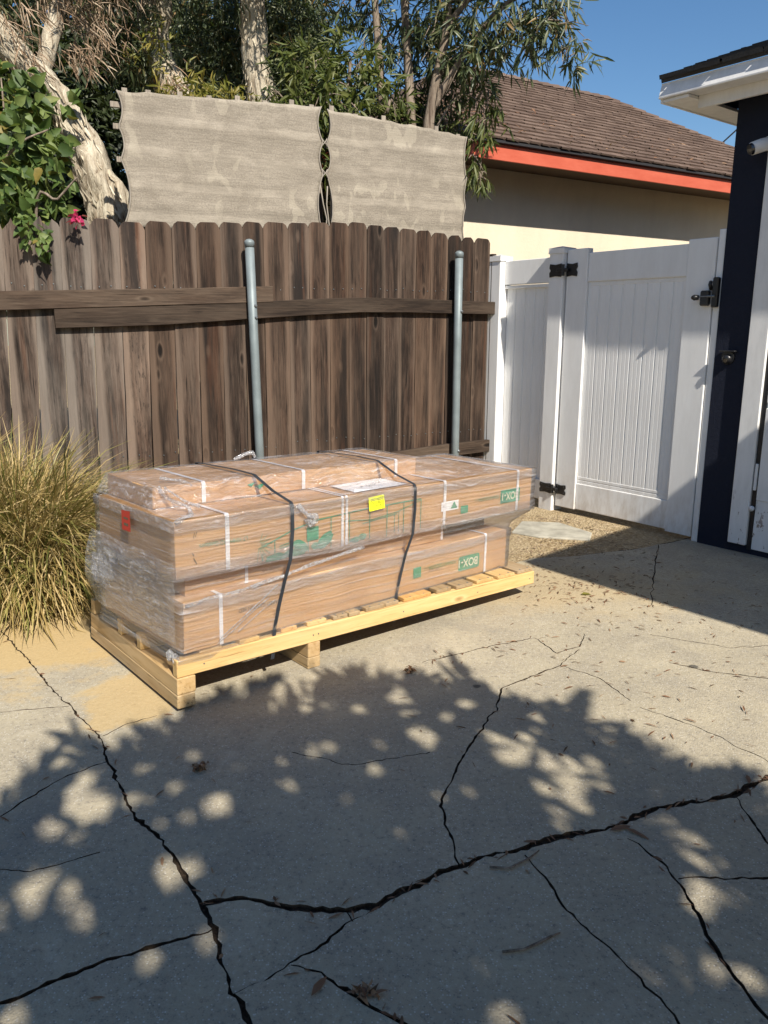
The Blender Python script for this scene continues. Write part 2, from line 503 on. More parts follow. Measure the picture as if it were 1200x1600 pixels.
class MB:
    def __init__(s):
        s.v, s.f = [], []
    def add(s, vs, fs):
        n = len(s.v)
        s.v += [tuple(x) for x in vs]
        s.f += [tuple(i + n for i in f) for f in fs]
        return s
    def box(s, a, b, m=None):
        x0, y0, z0 = a; x1, y1, z1 = b
        vs = [(x0, y0, z0), (x1, y0, z0), (x1, y1, z0), (x0, y1, z0), (x0, y0, z1), (x1, y0, z1), (x1, y1, z1), (x0, y1, z1)]
        if m is not None:
            vs = [m @ Vector(q) for q in vs]
        return s.add(vs, [(3, 2, 1, 0), (4, 5, 6, 7), (0, 1, 5, 4), (1, 2, 6, 5), (2, 3, 7, 6), (3, 0, 4, 7)])
    def prism(s, poly, d, m=I4):
        """2-D outline in local XZ extruded from y=0 to y=d"""
        n = len(poly)
        vs = [m @ Vector((x, 0, z)) for x, z in poly] + [m @ Vector((x, d, z)) for x, z in poly]
        fs = [tuple(range(n)), tuple(range(2 * n - 1, n - 1, -1))] + [(i, i + n, (i + 1) % n + n, (i + 1) % n) for i in range(n)]
        return s.add(vs, fs)
    def tube(s, pts, rad, n=8, cap=True, flat=1.0, jitter=0.0):
        pts = [Vector(q) for q in pts]
        if not hasattr(rad, '__len__'):
            rad = [rad] * len(pts)
        rings = []
        ref = Vector((0, 0, 1))
        t0 = (pts[1] - pts[0]).normalized()
        if abs(t0.z) > .95: ref = Vector((0, 1, 0))
        u = t0.cross(ref).normalized()
        for i, q in enumerate(pts):
            tt = (pts[min(i + 1, len(pts) - 1)] - pts[max(i - 1, 0)]).normalized()
            u = (u - tt * u.dot(tt)).normalized()
            w = tt.cross(u)
            rings.append([q + (u * math.cos(a) + w * math.sin(a) * flat) * rad[i] * (1 + jitter * noise.noise(q * 6 + u * math.cos(a) * 2 + w * math.sin(a) * 2)) for a in [2 * math.pi * k / n for k in range(n)]])
        vs = [q for r in rings for q in r]
        fs = [(i * n + k, i * n + (k + 1) % n, (i + 1) * n + (k + 1) % n, (i + 1) * n + k) for i in range(len(pts) - 1) for k in range(n)]
        if cap:
            fs += [tuple(range(n - 1, -1, -1)), tuple((len(pts) - 1) * n + k for k in range(n))]
        return s.add(vs, fs)
    def strip(s, pts, width, nrm):
        """flat ribbon along pts lying on a surface with normal nrm"""
        pts = [Vector(q) for q in pts]
        vs = []
        for i, q in enumerate(pts):
            tt = (pts[min(i + 1, len(pts) - 1)] - pts[max(i - 1, 0)]).normalized()
            b = tt.cross(nrm).normalized() * width / 2
            vs += [q - b, q + b]
        return s.add(vs, [(2 * i, 2 * i + 1, 2 * i + 3, 2 * i + 2) for i in range(len(pts) - 1)])
    def mesh(s, mat, loc=(0, 0, 0), name='m'):
        me = bpy.data.meshes.new(name)
        l = Vector(loc)
        me.from_pydata([tuple(Vector(q) - l) for q in s.v], [], s.f)
        me.materials.append(mat)
        me.update()
        return me
    def build(s, name, mat, parent=None, loc=None, fr=I4, bevel=0, smooth=False, seg=1):
        if loc is None:
            loc = ORG[parent] if parent is not None else (0, 0, 0)
        me = s.mesh(M[mat], loc, name)
        o = link(name, me, parent, loc, fr)
        if smooth:
            for q in me.polygons: q.use_smooth = True
        if bevel:
            b = o.modifiers.new('bevel', 'BEVEL')
            b.width = bevel; b.segments = seg; b.limit_method = 'ANGLE'
        return o

def fast_mesh(name, verts, faces_flat, nper, mat):
    """verts (n,3), faces (m,nper)"""
    me = bpy.data.meshes.new(name)
    verts = np.ascontiguousarray(verts, dtype=np.float32)
    faces = np.ascontiguousarray(faces_flat, dtype=np.int32)
    me.vertices.add(len(verts))
    me.vertices.foreach_set('co', verts.ravel())
    me.loops.add(faces.size)
    me.loops.foreach_set('vertex_index', faces.ravel())
    me.polygons.add(len(faces))
    me.polygons.foreach_set('loop_start', np.arange(0, faces.size, nper, dtype=np.int32))
    me.materials.append(mat)
    me.update(calc_edges=True)
    me.validate()
    return me

def unit(a):
    return a / np.maximum(np.linalg.norm(a, axis=1, keepdims=True), 1e-9)

def leaves_mesh(name, pos, direc, nrm, length, width, mat, curve=.25, shape='lance'):
    """one folded, curved blade per row; 8 verts, 6 faces per leaf"""
    n = len(pos)
    d = unit(direc)
    s = unit(np.cross(nrm, d))
    up = np.cross(d, s)
    L = length[:, None]; W = width[:, None]
    prof = {'lance': [(.0, .10), (.35, 1.0), (.72, .72), (1.0, .02)], 'heart': [(0, .35), (.18, 1.0), (.55, .85), (1.0, .03)], 'blade': [(0, .7), (.35, 1.0), (.72, .75), (1.0, .05)]}[shape]
    rows = []
    for tt, w in prof:
        c = pos + d * L * tt - up * L * (curve * tt * tt)
        fold = up * W * (.18 * w)
        rows.append(c - s * W * w * .5 + fold)
        rows.append(c)
        rows.append(c + s * W * w * .5 + fold)
    v = np.stack(rows, 1).reshape(-1, 3)
    base = (np.arange(n) * 12)[:, None]
    q = []
    for r in range(3):
        for k in range(2):
            q.append([r * 3 + k, r * 3 + k + 1, r * 3 + k + 4, r * 3 + k + 3])
    f = (base[:, :, None] + np.array(q)[None]).reshape(-1, 4)
    return fast_mesh(name, v, f, 4, mat)

def scatter_leaves(name, clusters, count, ln, wd, mat, parent, droop=.5, spread=.8, shape='lance', curve=.2, dense=None, seed=1, sprig=6):
    """clusters (x,y,z,r): sprigs of leaves round short twigs filling each clump"""
    rg = np.random.default_rng(seed)
    P, D, N = [], [], []
    for (x, y, z, r) in clusters:
        k = max(4, int(count * (r / .18) ** 2.0 / sprig))
        c = rg.normal(size=(k, 3)); c = unit(c) * (rg.random((k, 1)) ** .45) * r * 1.15
        c[:, 2] *= .95
        out = unit(c + rg.normal(size=(k, 3)) * r * .5 + np.array([0, 0, -droop * r]))
        tw = out * (rg.uniform(.05, .16, (k, 1)))
        for j in range(sprig):
            f = rg.random((k, 1))
            pp = np.array([x, y, z]) + c + tw * f
            dj = unit(out * .8 + rg.normal(size=(k, 3)) * spread + np.array([0, 0, -droop]))
            P.append(pp); D.append(dj)
            N.append(unit(np.array([.2, -.6, .62]) + rg.normal(size=(k, 3)) * .65))
    P = np.concatenate(P); D = np.concatenate(D); N = np.concatenate(N)
    n = len(P)
    me = leaves_mesh(name, P - np.array(ORG[parent] if parent is not None else (0, 0, 0)), D, N, rg.uniform(ln[0], ln[1], n), rg.uniform(wd[0], wd[1], n), M[mat], curve, shape)
    return link(name, me, parent, ORG[parent] if parent is not None else (0, 0, 0))

def text_mesh(txt, size, mat, m, bold=0.0, shear=0.0, align='LEFT', sx=1.0):
    cu = bpy.data.curves.new('t', 'FONT')
    cu.body = txt
    cu.size = size
    cu.offset = bold
    cu.shear = shear
    cu.align_x = align
    cu.space_line = .85
    ob = bpy.data.objects.new('t', cu)
    COL.objects.link(ob)
    dg = bpy.context.evaluated_depsgraph_get()
    me = bpy.data.meshes.new_from_object(ob.evaluated_get(dg))
    bpy.data.objects.remove(ob)
    bpy.data.curves.remove(cu)
    me.transform(m @ Matrix.Diagonal((sx, 1, 1, 1)))
    me.materials.clear()
    me.materials.append(M[mat])
    return me

# ------------------------------------------------------------------ GROUND: cracked concrete slabs over dirt
CR = {
'a': [(-1.75,3.35),(-1.416,2.938),(-1.233,2.711),(-1.062,2.513),(-0.948,2.381),(-0.883,2.242),(-0.786,2.083),(-0.695,1.942),(-0.620,1.871),(-0.541,1.766),(-0.474,1.659),(-0.434,1.611),(-0.392,1.533),(-0.360,1.448),(-0.324,1.371),(-0.268,1.277),(-.15,1.0),(-.12,.4),(.05,-.6),(0,-3.4)],
'b': [(-0.434,1.611),(-0.365,1.626),(-0.277,1.611),(-0.184,1.598),(-0.092,1.594),(-0.015,1.604),(0.039,1.652),(0.163,1.729),(0.268,1.778),(0.393,1.825),(0.507,1.871),(0.641,1.913),(0.794,1.996),(0.957,2.034),(1.047,2.066),(1.186,2.158),(1.5,2.3),(2.2,2.5),(3.2,2.6),(5.4,3.3)],
'c': [(-5.4,.15),(-2.4,.75),(-1.2,1.17),(-0.786,1.323),(-0.725,1.362),(-0.660,1.404),(-0.590,1.443),(-0.516,1.479),(-0.451,1.503),(-0.392,1.533)],
'd': [(-0.313,1.351),(-0.246,1.396),(-0.202,1.425),(-0.144,1.485),(-0.075,1.553),(-0.015,1.604)],
'e': [(-0.202,1.425),(-0.137,1.401),(-0.081,1.362),(-0.026,1.323),(0.013,1.292),(0.051,1.277),(.2,1.15),(.6,.9)],
'f': [(0.195,1.748),(0.176,1.885),(0.167,2.003),(0.218,2.169),(0.302,2.381),(0.405,2.584),(0.455,2.764),(0.556,2.849),(0.721,2.968)],
'g': [(0.370,1.789),(0.404,1.705),(0.430,1.604),(0.480,1.503),(0.528,1.421),(0.569,1.338),(0.586,1.277),(.62,1.1),(.6,.9)],
'h': [(0.660,1.857),(0.707,1.791),(0.739,1.693),(0.740,1.594),(0.738,1.494),(0.742,1.404),(0.754,1.354),(0.771,1.292),(.85,1.1),(1.0,.6),(1.3,-3.4)],
'i': [(0.740,1.698),(0.838,1.700),(0.969,1.705),(1.4,1.72)],
'j': [(-0.092,1.594),(-0.072,1.553)],
'k': [(-1.6,1.55),(-1.3,1.8),(-1.090,1.957),(-1.051,2.034),(-0.998,2.134),(-0.913,2.223),(-0.883,2.242)],
'l': [(-0.955,2.402),(-0.897,2.490),(-0.811,2.546)],
'm': [(0.159,3.000),(0.327,3.098),(0.534,3.201),(0.671,3.259),(0.736,3.098),(0.848,3.166),(0.904,3.312)],
'n': [(0.721,2.968),(0.840,3.131)],
'o': [(0.721,2.968),(0.859,2.849),(0.915,2.659)],
'p': [(1.178,3.000),(1.292,2.919),(1.516,2.849),(2.0,2.75)],
'q': [(0.934,2.609),(1.103,2.446),(1.226,2.242)],
'r': [(1.336,3.688),(1.460,4.040),(1.598,4.394),(1.75,4.80)],
's': [(1.040,2.050),(1.035,1.957),(1.035,1.844),(1.1,1.6)],
't': [(-5.4,4.9),(-3,4.8),(-1.5,4.5),(-.4,4.35),(0.604,4.270),(0.884,4.499),(1.166,4.553),(1.539,4.693),(1.74,4.80),(1.96,4.93),(2.154,5.082),(5.4,6.6)],
'u': [(2.0,4.95),(2.6,4.35),(3.6,3.2),(5.4,1.2)],
}
CR.update({'v': [(-2.0, 2.4), (-1.5, 2.55), (-1.15, 2.62)], 'w': [(1.2, 3.3), (1.5, 3.15), (1.9, 3.2), (2.4, 3.0)], 'x': [(.15, 2.3), (-.1, 2.22), (-.3, 2.3)], 'y': [(.85, 1.35), (1.0, 1.45), (1.2, 1.42)], 'z': [(-.75, 1.8), (-.9, 1.72), (-1.2, 1.75)]})
HALF = {'v': .0013, 'w': .0012, 'x': .0010, 'y': .0014, 'z': .0011, 'a': .0065, 'b': .0105, 'c': .0068, 'd': .0045, 'e': .006, 'f': .0042, 'g': .0030, 'h': .0058, 'i': .0034, 'j': .004, 'k': .0028, 'l': .0022, 'm': .0026, 'n': .002, 'o': .0018, 'p': .003, 'q': .0017, 'r': .003, 's': .0035, 't': .013, 'u': .008}

def crack_outline(pts, hw, seed):
    hw *= .66
    rg = random.Random(seed)
    pts = [Vector((a, b)) for a, b in pts]
    dense = []
    for a, b in zip(pts, pts[1:]):
        L = (b - a).length
        step = .016 if -1.8 < a.x < 1.6 and .9 < a.y < 3.6 else .06
        k = max(1, int(L / step))
        for i in range(k):
            dense.append(a.lerp(b, i / k))
    dense.append(pts[-1])
    left, right = [], []
    n = len(dense)
    for i, q in enumerate(dense):
        tt = (dense[min(i + 1, n - 1)] - dense[max(i - 1, 0)]).normalized()
        nn = Vector((-tt.y, tt.x))
        p3 = Vector((q.x, q.y, seed * 3.1))
        off = noise.noise(p3 * 17) * .010 + noise.noise(p3 * 55) * .006
        if i in (0, n - 1): off = 0
        w = hw * (.85 + .9 * noise.noise(p3 * 9 + Vector((5, 0, 0))) + .9 * noise.noise(p3 * 60) + .6 * max(0, noise.noise(p3 * 23))) 
        if seed == 0: w *= 1.0 if q.y < 1.95 else (.62 if q.y < 2.42 else .30)
        w = max(.0009, w)
        e = min(i, n - 1 - i)
        if e < 6 and seed not in (0, 1): w = max(.0008, w * (.25 + .75 * e / 6))
        c = q + nn * off
        ch = .0045 if hw > .004 and rg.random() < .10 else 0
        left.append(c + nn * (w + rg.uniform(0, .0022) + ch))
        right.append(c - nn * (w + rg.uniform(0, .0022) + (.004 if hw > .004 and rg.random() < .10 else 0)))
    return left, right, dense

outlines = {}
V2, E2 = [], []
def add_loop(poly):
    n0 = len(V2)
    V2.extend(poly)
    k = len(poly)
    E2.extend([(n0 + i, n0 + (i + 1) % k) for i in range(k)])
for i, (k, pts) in enumerate(CR.items()):
    l, r_, dn = crack_outline(pts, HALF[k], i)
    poly = l + r_[::-1]
    outlines[k] = (poly, dn)
    add_loop(poly)
X0, X1, Y0, Y1 = -5.0, 5.0, -3.0, 7.2
add_loop([Vector((X0, Y0)), Vector((X1, Y0)), Vector((X1, Y1)), Vector((X0, Y1))])
cv, ce, cf, *_ = delaunay_2d_cdt(V2, E2, [], 0, 1e-5)
cvn = np.array([(q.x, q.y) for q in cv])
cft = np.array([tuple(f) for f in cf if len(f) == 3])
cen = cvn[cft].mean(1)
incr = np.zeros(len(cft), bool)
for k, (poly, dn) in outlines.items():
    l2 = len(poly) // 2
    P = np.array([(q.x, q.y) for q in poly])
    lo, hi = P.min(0), P.max(0)
    cand = np.where((cen >= lo).all(1) & (cen <= hi).all(1) & ~incr)[0]
    if not len(cand): continue
    A = P; B = np.roll(P, -1, 0)
    px, py = cen[cand, 0][:, None], cen[cand, 1][:, None]
    cond = (A[:, 1] > py) != (B[:, 1] > py)
    xi = (B[:, 0] - A[:, 0]) * (py - A[:, 1]) / np.where(np.abs(B[:, 1] - A[:, 1]) < 1e-12, 1e-12, B[:, 1] - A[:, 1]) + A[:, 0]
    wn_ = np.where(cond & (px < xi), np.where(B[:, 1] > A[:, 1], 1, -1), 0).sum(1)
    incr[cand[wn_ != 0]] = True
inside = (cen[:, 0] > X0) & (cen[:, 0] < X1) & (cen[:, 1] > Y0) & (cen[:, 1] < Y1)
keep = np.where(~incr & inside)[0]
edge_of = {}
par = {int(i): int(i) for i in keep}
def find(a):
    while par[a] != a:
        par[a] = par[par[a]]; a = par[a]
    return a
for ti in keep:
    tri = cft[ti]
    for a, b in ((0, 1), (1, 2), (2, 0)):
        e = (min(tri[a], tri[b]), max(tri[a], tri[b]))
        if e in edge_of:
            par[find(int(ti))] = find(edge_of[e])
        else:
            edge_of[e] = int(ti)
comps = {}
for ti in keep:
    comps.setdefault(find(int(ti)), []).append(int(ti))

g = MB()
S = 60
g.add([(-S, -S, -.0125), (S, -S, -.0125), (S, S, -.0125), (-S, S, -.0125)], [(0, 1, 2, 3)])
ground = g.build('ground', 'crack_dirt')
tag(ground, kind='structure')
ci = 0
for root_, tris in sorted(comps.items(), key=lambda q: -len(q[1])):
    area = sum(abs(np.cross(cvn[cft[i][1]] - cvn[cft[i][0]], cvn[cft[i][2]] - cvn[cft[i][0]])) / 2 for i in tris)
    if area < 2e-5: continue
    cx, cy = cen[tris].mean(0)
    soil = any(abs(cen[i][0] - .7) < .6 and cen[i][1] > 4.75 for i in tris)
    ids = {}
    vs, fs = [], []
    dz = 0 if area > 3 else random.uniform(-.004, .001)
    tx, ty = (0, 0) if area > .8 else (random.uniform(-.01, .01), random.uniform(-.01, .01))
    if soil: dz = -.006
    def vid(i):
        if i not in ids:
            ids[i] = len(vs)
            x, y = cvn[i]
            vs.append((x, y, dz + (x - cx) * tx + (y - cy) * ty))
        return ids[i]
    cnt = {}
    for i in tris:
        tri = [int(q) for q in cft[i]]
        ar = np.cross(cvn[tri[1]] - cvn[tri[0]], cvn[tri[2]] - cvn[tri[0]])
        if ar < 0: tri = tri[::-1]
        fs.append(tuple(vid(q) for q in tri))
        for a, b in ((0, 1), (1, 2), (2, 0)):
            key = (min(tri[a], tri[b]), max(tri[a], tri[b]))
            cnt.setdefault(key, []).append((tri[a], tri[b]))
    top_n = len(vs)
    low = {}
    for key, lst in cnt.items():
        if len(lst) == 1:
            a, b = lst[0]
            for q in (a, b):
                if q not in low:
                    low[q] = len(vs)
                    x, y, z = vs[ids[q]]
                    vs.append((x, y, -.0145))
            fs.append((ids[b], ids[a], low[a], low[b]))
            
    me = bpy.data.meshes.new('slab')
    me.from_pydata(vs, [], fs)
    me.materials.append(M['soil' if soil else 'concrete'])
    me.materials.append(M['crack_dirt'])       # side walls down in the joint take the dark crack colour
    for q in me.polygons:
        if len(q.vertices) == 4: q.material_index = 1
    me.update()
    o = link('soil_bed' if soil else 'concrete_slab', me, ground)
    ci += 1

# terrain of the neighbouring gardens beyond the paving, one sheet to the horizon
g = MB()
g.add([(-S, 7.2, -.008), (S, 7.2, -.008), (S, S, -.008), (-S, S, -.008), (-S, -S, -.008), (S, -S, -.008), (S, -3, -.008), (-S, -3, -.008), (-5, -3, -.008), (-5, 7.2, -.008), (5, -3, -.008), (5, 7.2, -.008)],
      [(0, 1, 2, 3), (4, 5, 6, 10, 8, 7), (7, 8, 9, 0), (10, 6, 1, 11)])
tag(g.build('garden_soil', 'soil'), kind='structure')

# stepping stone by the gate
ss = [(.86, 5.10), (1.02, 4.98), (1.34, 4.90), (1.40, 5.08), (1.24, 5.36), (.98, 5.40)]
g = MB()
n = len(ss)
g.add([(x, y, -.006) for x, y in ss] + [(x, y, .006) for x, y in ss], [tuple(range(n, 2 * n))] + [(i, (i + 1) % n, (i + 1) % n + n, i + n) for i in range(n)])
tag(g.build('stepping_stone', 'paver_stone', loc=(1.15, 5.1, -.006), bevel=.006), 'flat grey stepping stone set in the sandy soil before the white gate', 'stepping stone')

# ------------------------------------------------------------------ WOODEN FENCE
F = frame((.75, 6.3, 0), 26)
fence = thing('wooden_fence', 'weathered brown dog eared board fence with two steel posts behind the pallet', 'fence', (-1.7, 0, 0), F)
bx = [-4.45, -4.28, -4.12, -3.97, -3.81, -3.66, -3.505, -3.352, -3.191, -3.033, -2.859, -2.686, -2.526, -2.359, -2.203, -2.042, -1.885, -1.746, -1.567, -1.416, -1.262, -1.114, -0.973, -0.837, -0.706, -0.569, -0.447, -0.299, -0.181, -0.062, 0.075]
tops = [1.94, 1.95, 1.95, 1.96, 1.95, 1.95, 1.952, 1.95, 1.969, 1.993, 1.998, 1.989, 2.001, 2.01, 2.014, 2.019, 2.031, 2.039, 2.044, 2.056, 2.06, 2.072, 2.058, 2.054, 2.047, 2.043, 2.031, 2.02, 2.011, 2.01]
rr = random.Random(3)
for i in range(len(tops)):
    x0, x1 = bx[i] + .0012, bx[i + 1] - .0012
    w = x1 - x0; c = (x0 + x1) / 2; h = tops[i] - .06
    ear = .032 * rr.uniform(.7, 1.25)
    rag = i in (6, 7, 8)
    k = 9
    # slightly wavy board outline, dog-eared top
    L, Rr = [], []
    for j in range(k + 1):
        z = .06 + (h - ear * 1.3) * j / k
        wob = .0018
        L.append((-w / 2 + rr.uniform(-wob, wob), z)); Rr.append((w / 2 + rr.uniform(-wob, wob), z))
    if rag:
        topp = [(w / 2 - .01, h + .06 - .01), (w * .22, h + .075), (w * .1, h + .03), (-w * .12, h + .05), (-w * .2, h + .085), (-w / 2 + ear, h + .06)]
    else:
        topp = [(w / 2 - ear * .45, h + .06 - ear * .45), (w / 2 - ear, h + .06 + rr.uniform(-.003, .003)), (-w / 2 + ear, h + .06 + rr.uniform(-.003, .003)), (-w / 2 + ear * .45, h + .06 - ear * .45)]
    poly = Rr + topp + L[::-1]
    th = .019
    cup = rr.uniform(-.004, .004)
    lean = math.atan(np.interp(c, [-3.4, -2.7, -1.75, -1.1, 0], [.055, .036, .014, .009, .004]))
    g = MB()
    mm = Matrix.Translation((0, cup, 0))
    # pivot the lean at rail height
    mm = mm @ Matrix.Translation((0, 0, 1.45)) @ Matrix.Rotation(lean, 4, 'Y') @ Matrix.Translation((0, 0, -1.45)) @ Matrix.Rotation(rr.uniform(-.02, .02), 4, 'Z')
    g.prism(poly[::-1], th, mm)
    o = g.build('board', 'fence_wood', fence, loc=(0, 0, 0), bevel=.0018)
    # move the origin to the board's own place
    o.location = Vector((c, 0, 0)) - ORG[fence]
    grey = np.interp(c, [-3.4, -3.0, -2.75, -2.5, -1.2, 0], [1.7, 2.3, 2.0, 1.45, 1.15, 1.0]) * rr.choice((.42, .55, .65, .75, .85, .95, 1.15))
    if abs(c + 1.342) < .04: grey *= .72
    if c < -2.72: grey = max(grey, 1.15 * rr.uniform(.95, 1.5))
    warm = (rr.uniform(-.13, -.05) if c < -2.72 else rr.uniform(.0, .14)) 
    o.color = (grey * (1 + warm), grey, grey * (1 - warm * .8), 1)

def rail(px, th=.042, y=-.002, col=1.0, name='rail'):
    """px: list of (x, z_top, z_bottom) along the fence"""
    g = MB()
    vs, fs = [], []
    for x, zt, zb in px:
        vs += [(x, y, zb), (x, y - th, zb), (x, y - th, zt), (x, y, zt)]
    for i in range(len(px) - 1):
        a = i * 4; b = a + 4
        fs += [(a, b, b + 1, a + 1), (a + 1, b + 1, b + 2, a + 2), (a + 2, b + 2, b + 3, a + 3), (a + 3, b + 3, b, a)]
    e = (len(px) - 1) * 4
    fs += [(0, 1, 2, 3), (e + 3, e + 2, e + 1, e)]
    g.add(vs, fs)
    o = g.build(name, 'rail_wood', fence, bevel=.003)
    o.color = (col, col * .97, col * .92, 1)
    return o
tag(rail([(-4.4, 1.53, 1.42), (-3.38, 1.557, 1.446), (-2.5, 1.587, 1.483), (-1.697, 1.620, 1.516)], .045, -.003, 1.45), 'paler grey upper rail overlapping the dark one')
rail([(-3.09, 1.457, 1.342), (-2.456, 1.481, 1.362), (-1.9, 1.510, 1.400), (-1.394, 1.542, 1.433), (-1.05, 1.556, 1.453), (-.65, 1.556, 1.455), (-.262, 1.547, 1.450)], .041, -.002, .85)
rail([(-.258, 1.545, 1.450), (.118, 1.540, 1.446)], .052, -.012, 1.0)
rail([(-3.9, .30, .21), (-2.2, .34, .25), (-.93, .405, .312), (-.24, .452, .349)], .041, -.002, 1.25)
rail([(-.236, .450, .352), (.115, .461, .366)], .047, -.004, 1.1)
g = MB(); g.box((.085, -.02, 0), (.125, .05, 1.9)); o = g.build('end_board', 'fence_wood', fence, loc=(.105, 0, 0), bevel=.003); o.color = (.55, .55, .55, 1)

nl = MB()
for i in range(len(tops)):
    c = (bx[i] + bx[i + 1]) / 2
    for z in (1.60, .52):
        for dx in (-.035, .035):
            xx, zz = c + dx + rr.uniform(-.01, .01), z + rr.uniform(-.012, .012) + .02 * (c > -1.6)
            nl.tube([(xx, .000, zz), (xx, -.004, zz)], [.0048, .0036], 6)
tag(nl.build('nail_heads', 'bolt_steel', fence), kind='stuff')
for x, zt, tilt, bolts in ((-1.862, 1.89, .012, (1.49, 1.413)), (-.251, 1.88, 0.0, (1.465, .40))):
    y = -.085
    pts = [(x + (1.9 - z) * tilt, y, z) for z in (-.02, .6, 1.2, zt)]
    p_ = MB().tube(pts, .030, 20).build('steel_post', 'steel_paint', fence, loc=(x, y, 0), smooth=False)
    for q in p_.data.polygons: q.use_smooth = len(q.vertices) == 4
    cap = MB()
    prof = [(.0325, zt - .028), (.0335, zt), (.0335, zt + .004), (.030, zt + .012), (.018, zt + .021), (.004, zt + .024)]
    cap.tube([(x, y, z) for r_, z in prof], [r_ for r_, z in prof], 20)
    cap.build('post_cap', 'steel_paint', p_, smooth=True)
    for bz in bolts:
        b = MB()
        xx = x + (1.9 - bz) * tilt + .014
        b.tube([(xx, y - .026, bz), (xx, y - .034, bz), (xx, y - .038, bz)], [.011, .011, .006], 10)
        b.build('bolt', 'bolt_steel', p_)

# ------------------------------------------------------------------ SHADE SCREEN above the fence
SY = .16
screen = thing('shade_screen', 'tan woven shade cloth in two laced panels on a lath frame above the fence', 'shade screen', (-1.3, SY, 1.6), F)
def panel(xl, xr, zt_fn, zb, hang_l, hang_r, seed):
    """scalloped cloth: hang_* = heights where the edge is tied; between them the edge bows inward"""
    nx, nz = 56, 34
    vs = []
    def bow(z, ties, amp):
        for a, b in zip(ties, ties[1:]):
            if b <= z <= a:
                f = (a - z) / (a - b)
                return amp * (math.sin(math.pi * f) ** .8) * min(1.3, (a - b) / .22)
        return 0
    for j in range(nz + 1):
        for i in range(nx + 1):
            fx, fz = i / nx, j / nz
            zt = zt_fn(xl + (xr - xl) * fx) - .005 * abs(math.sin(fx * math.pi * 7)) - .006 * noise.noise(Vector((fx * 9, seed, 0)))
            z = zb + (zt - zb) * fz
            a = xl + bow(z, hang_l, .034) if hang_l else xl
            b = xr - bow(z, hang_r, .034 if xr < -1 else .018) if hang_r else xr
            x = a + (b - a) * fx
            q = Vector((x * 1.3, z * 2.2, seed))
            y = SY + .012 * noise.noise(q * 1.6) + .007 * noise.noise(q * 5) - .008
            if hang_l and fx < .08: y += .0
            # pressed against the battens: shallow horizontal folds
            y -= .006 * max(0, math.cos((z - 2.62) / .165 * 2 * math.pi)) ** 6
            vs.append((x, y, z))
    fs = [(j * (nx + 1) + i, j * (nx + 1) + i + 1, (j + 1) * (nx + 1) + i + 1, (j + 1) * (nx + 1) + i) for j in range(nz) for i in range(nx)]
    g = MB().add(vs, fs)
    o = g.build('cloth_panel', 'shade_cloth', screen, smooth=True)
    md = o.modifiers.new('thick', 'SOLIDIFY'); md.thickness = .002
    edges = []
    if hang_l: edges.append([vs[j * (nx + 1)] for j in range(nz + 1)])
    if hang_r: edges.append([vs[j * (nx + 1) + nx] for j in range(nz + 1)])
    for e in edges:
        MB().tube([(x, y - .004, z) for x, y, z in e], .005, 6).build('edge_cord', 'rope', screen, smooth=True)
    return o
zl = lambda x: 2.775 + (x + 2.596) / 1.35 * .057
zr = lambda x: 2.820 - max(0, (x + 1.19)) / 1.13 * .06 - .04 * max(0, (x + .5)) ** 2
panel(-2.606, -1.236, zl, 1.98, [2.78, 2.57, 2.38, 2.0], [2.84, 2.60, 2.40, 1.98], 1)
panel(-1.212, -.062, zr, 1.98, [2.84, 2.60, 2.40, 1.98], [2.74, 2.45, 2.25, 1.98], 5)
# lath frame behind the cloth: ends and tips show
for z, x0, x1 in ((2.70, -2.64, -1.275), (2.575, -2.632, -1.275), (2.382, -2.625, -1.275), (2.10, -2.57, -1.275), (2.70, -1.165, -.08), (2.575, -1.165, -.10), (2.382, -1.165, -.10), (2.10, -1.165, -.10)):
    MB().box((x0, SY + .018, z - .017), (x1, SY + .036, z + .017)).build('batten', 'lath_wood', screen, bevel=.002)
for k, x in enumerate([-2.545, -2.40, -2.20, -2.01, -1.82, -1.63, -1.44, -1.295, -1.145, -.96, -.74, -.52, -.30, -.11]):
    zt = (zl(x) if x < -1.22 else zr(x)) + .030 + .012 * math.sin(k * 3.3)
    MB().box((x - .017, SY + .038, 1.0), (x + .017, SY + .052, zt)).build('lath', 'lath_wood', screen, loc=(x, SY, 1.0), bevel=.002)
# rope lacing in the gap
for z in (2.60, 2.40):
    pts = [(-1.245, SY - .008, z + .03), (-1.226, SY - .012, z + .005), (-1.214, SY - .012, z - .005), (-1.200, SY - .008, z - .03)]
    MB().tube(pts, .004, 6).build('lacing_cord', 'rope', screen, smooth=True)
    pts = [(-1.203, SY - .008, z + .03), (-1.220, SY - .016, z + .004), (-1.232, SY - .016, z - .006), (-1.248, SY - .008, z - .03)]
    MB().tube(pts, .004, 6).build('lacing_cord', 'rope', screen, smooth=True)
MB().tube([(-1.26, SY - .006, 2.33), (-1.238, SY - .004, 2.2), (-1.214, SY - .006, 2.1), (-1.222, SY - .008, 2.03), (-1.23, SY - .006, 2.02)], .005, 6).build('lacing_cord', 'rope', screen, smooth=True)
MB().tube([(-1.205, SY - .006, 2.32), (-1.212, SY - .004, 2.2), (-1.196, SY - .006, 2.06), (-1.21, SY - .008, 2.0)], .005, 6).build('lacing_cord', 'rope', screen, smooth=True)

# ------------------------------------------------------------------ WHITE VINYL GATE AND PANEL
G = frame((1.987, 4.887, 0), 128)          # x: away along the gate, y: towards the yard
def vbox(nm, par, a, b, bev=.004, loc=None):
    return MB().box(a, b).build(nm, 'white_vinyl', par, loc=loc or tuple((p + q) / 2 for p, q in zip(a, b)), bevel=bev, seg=2)

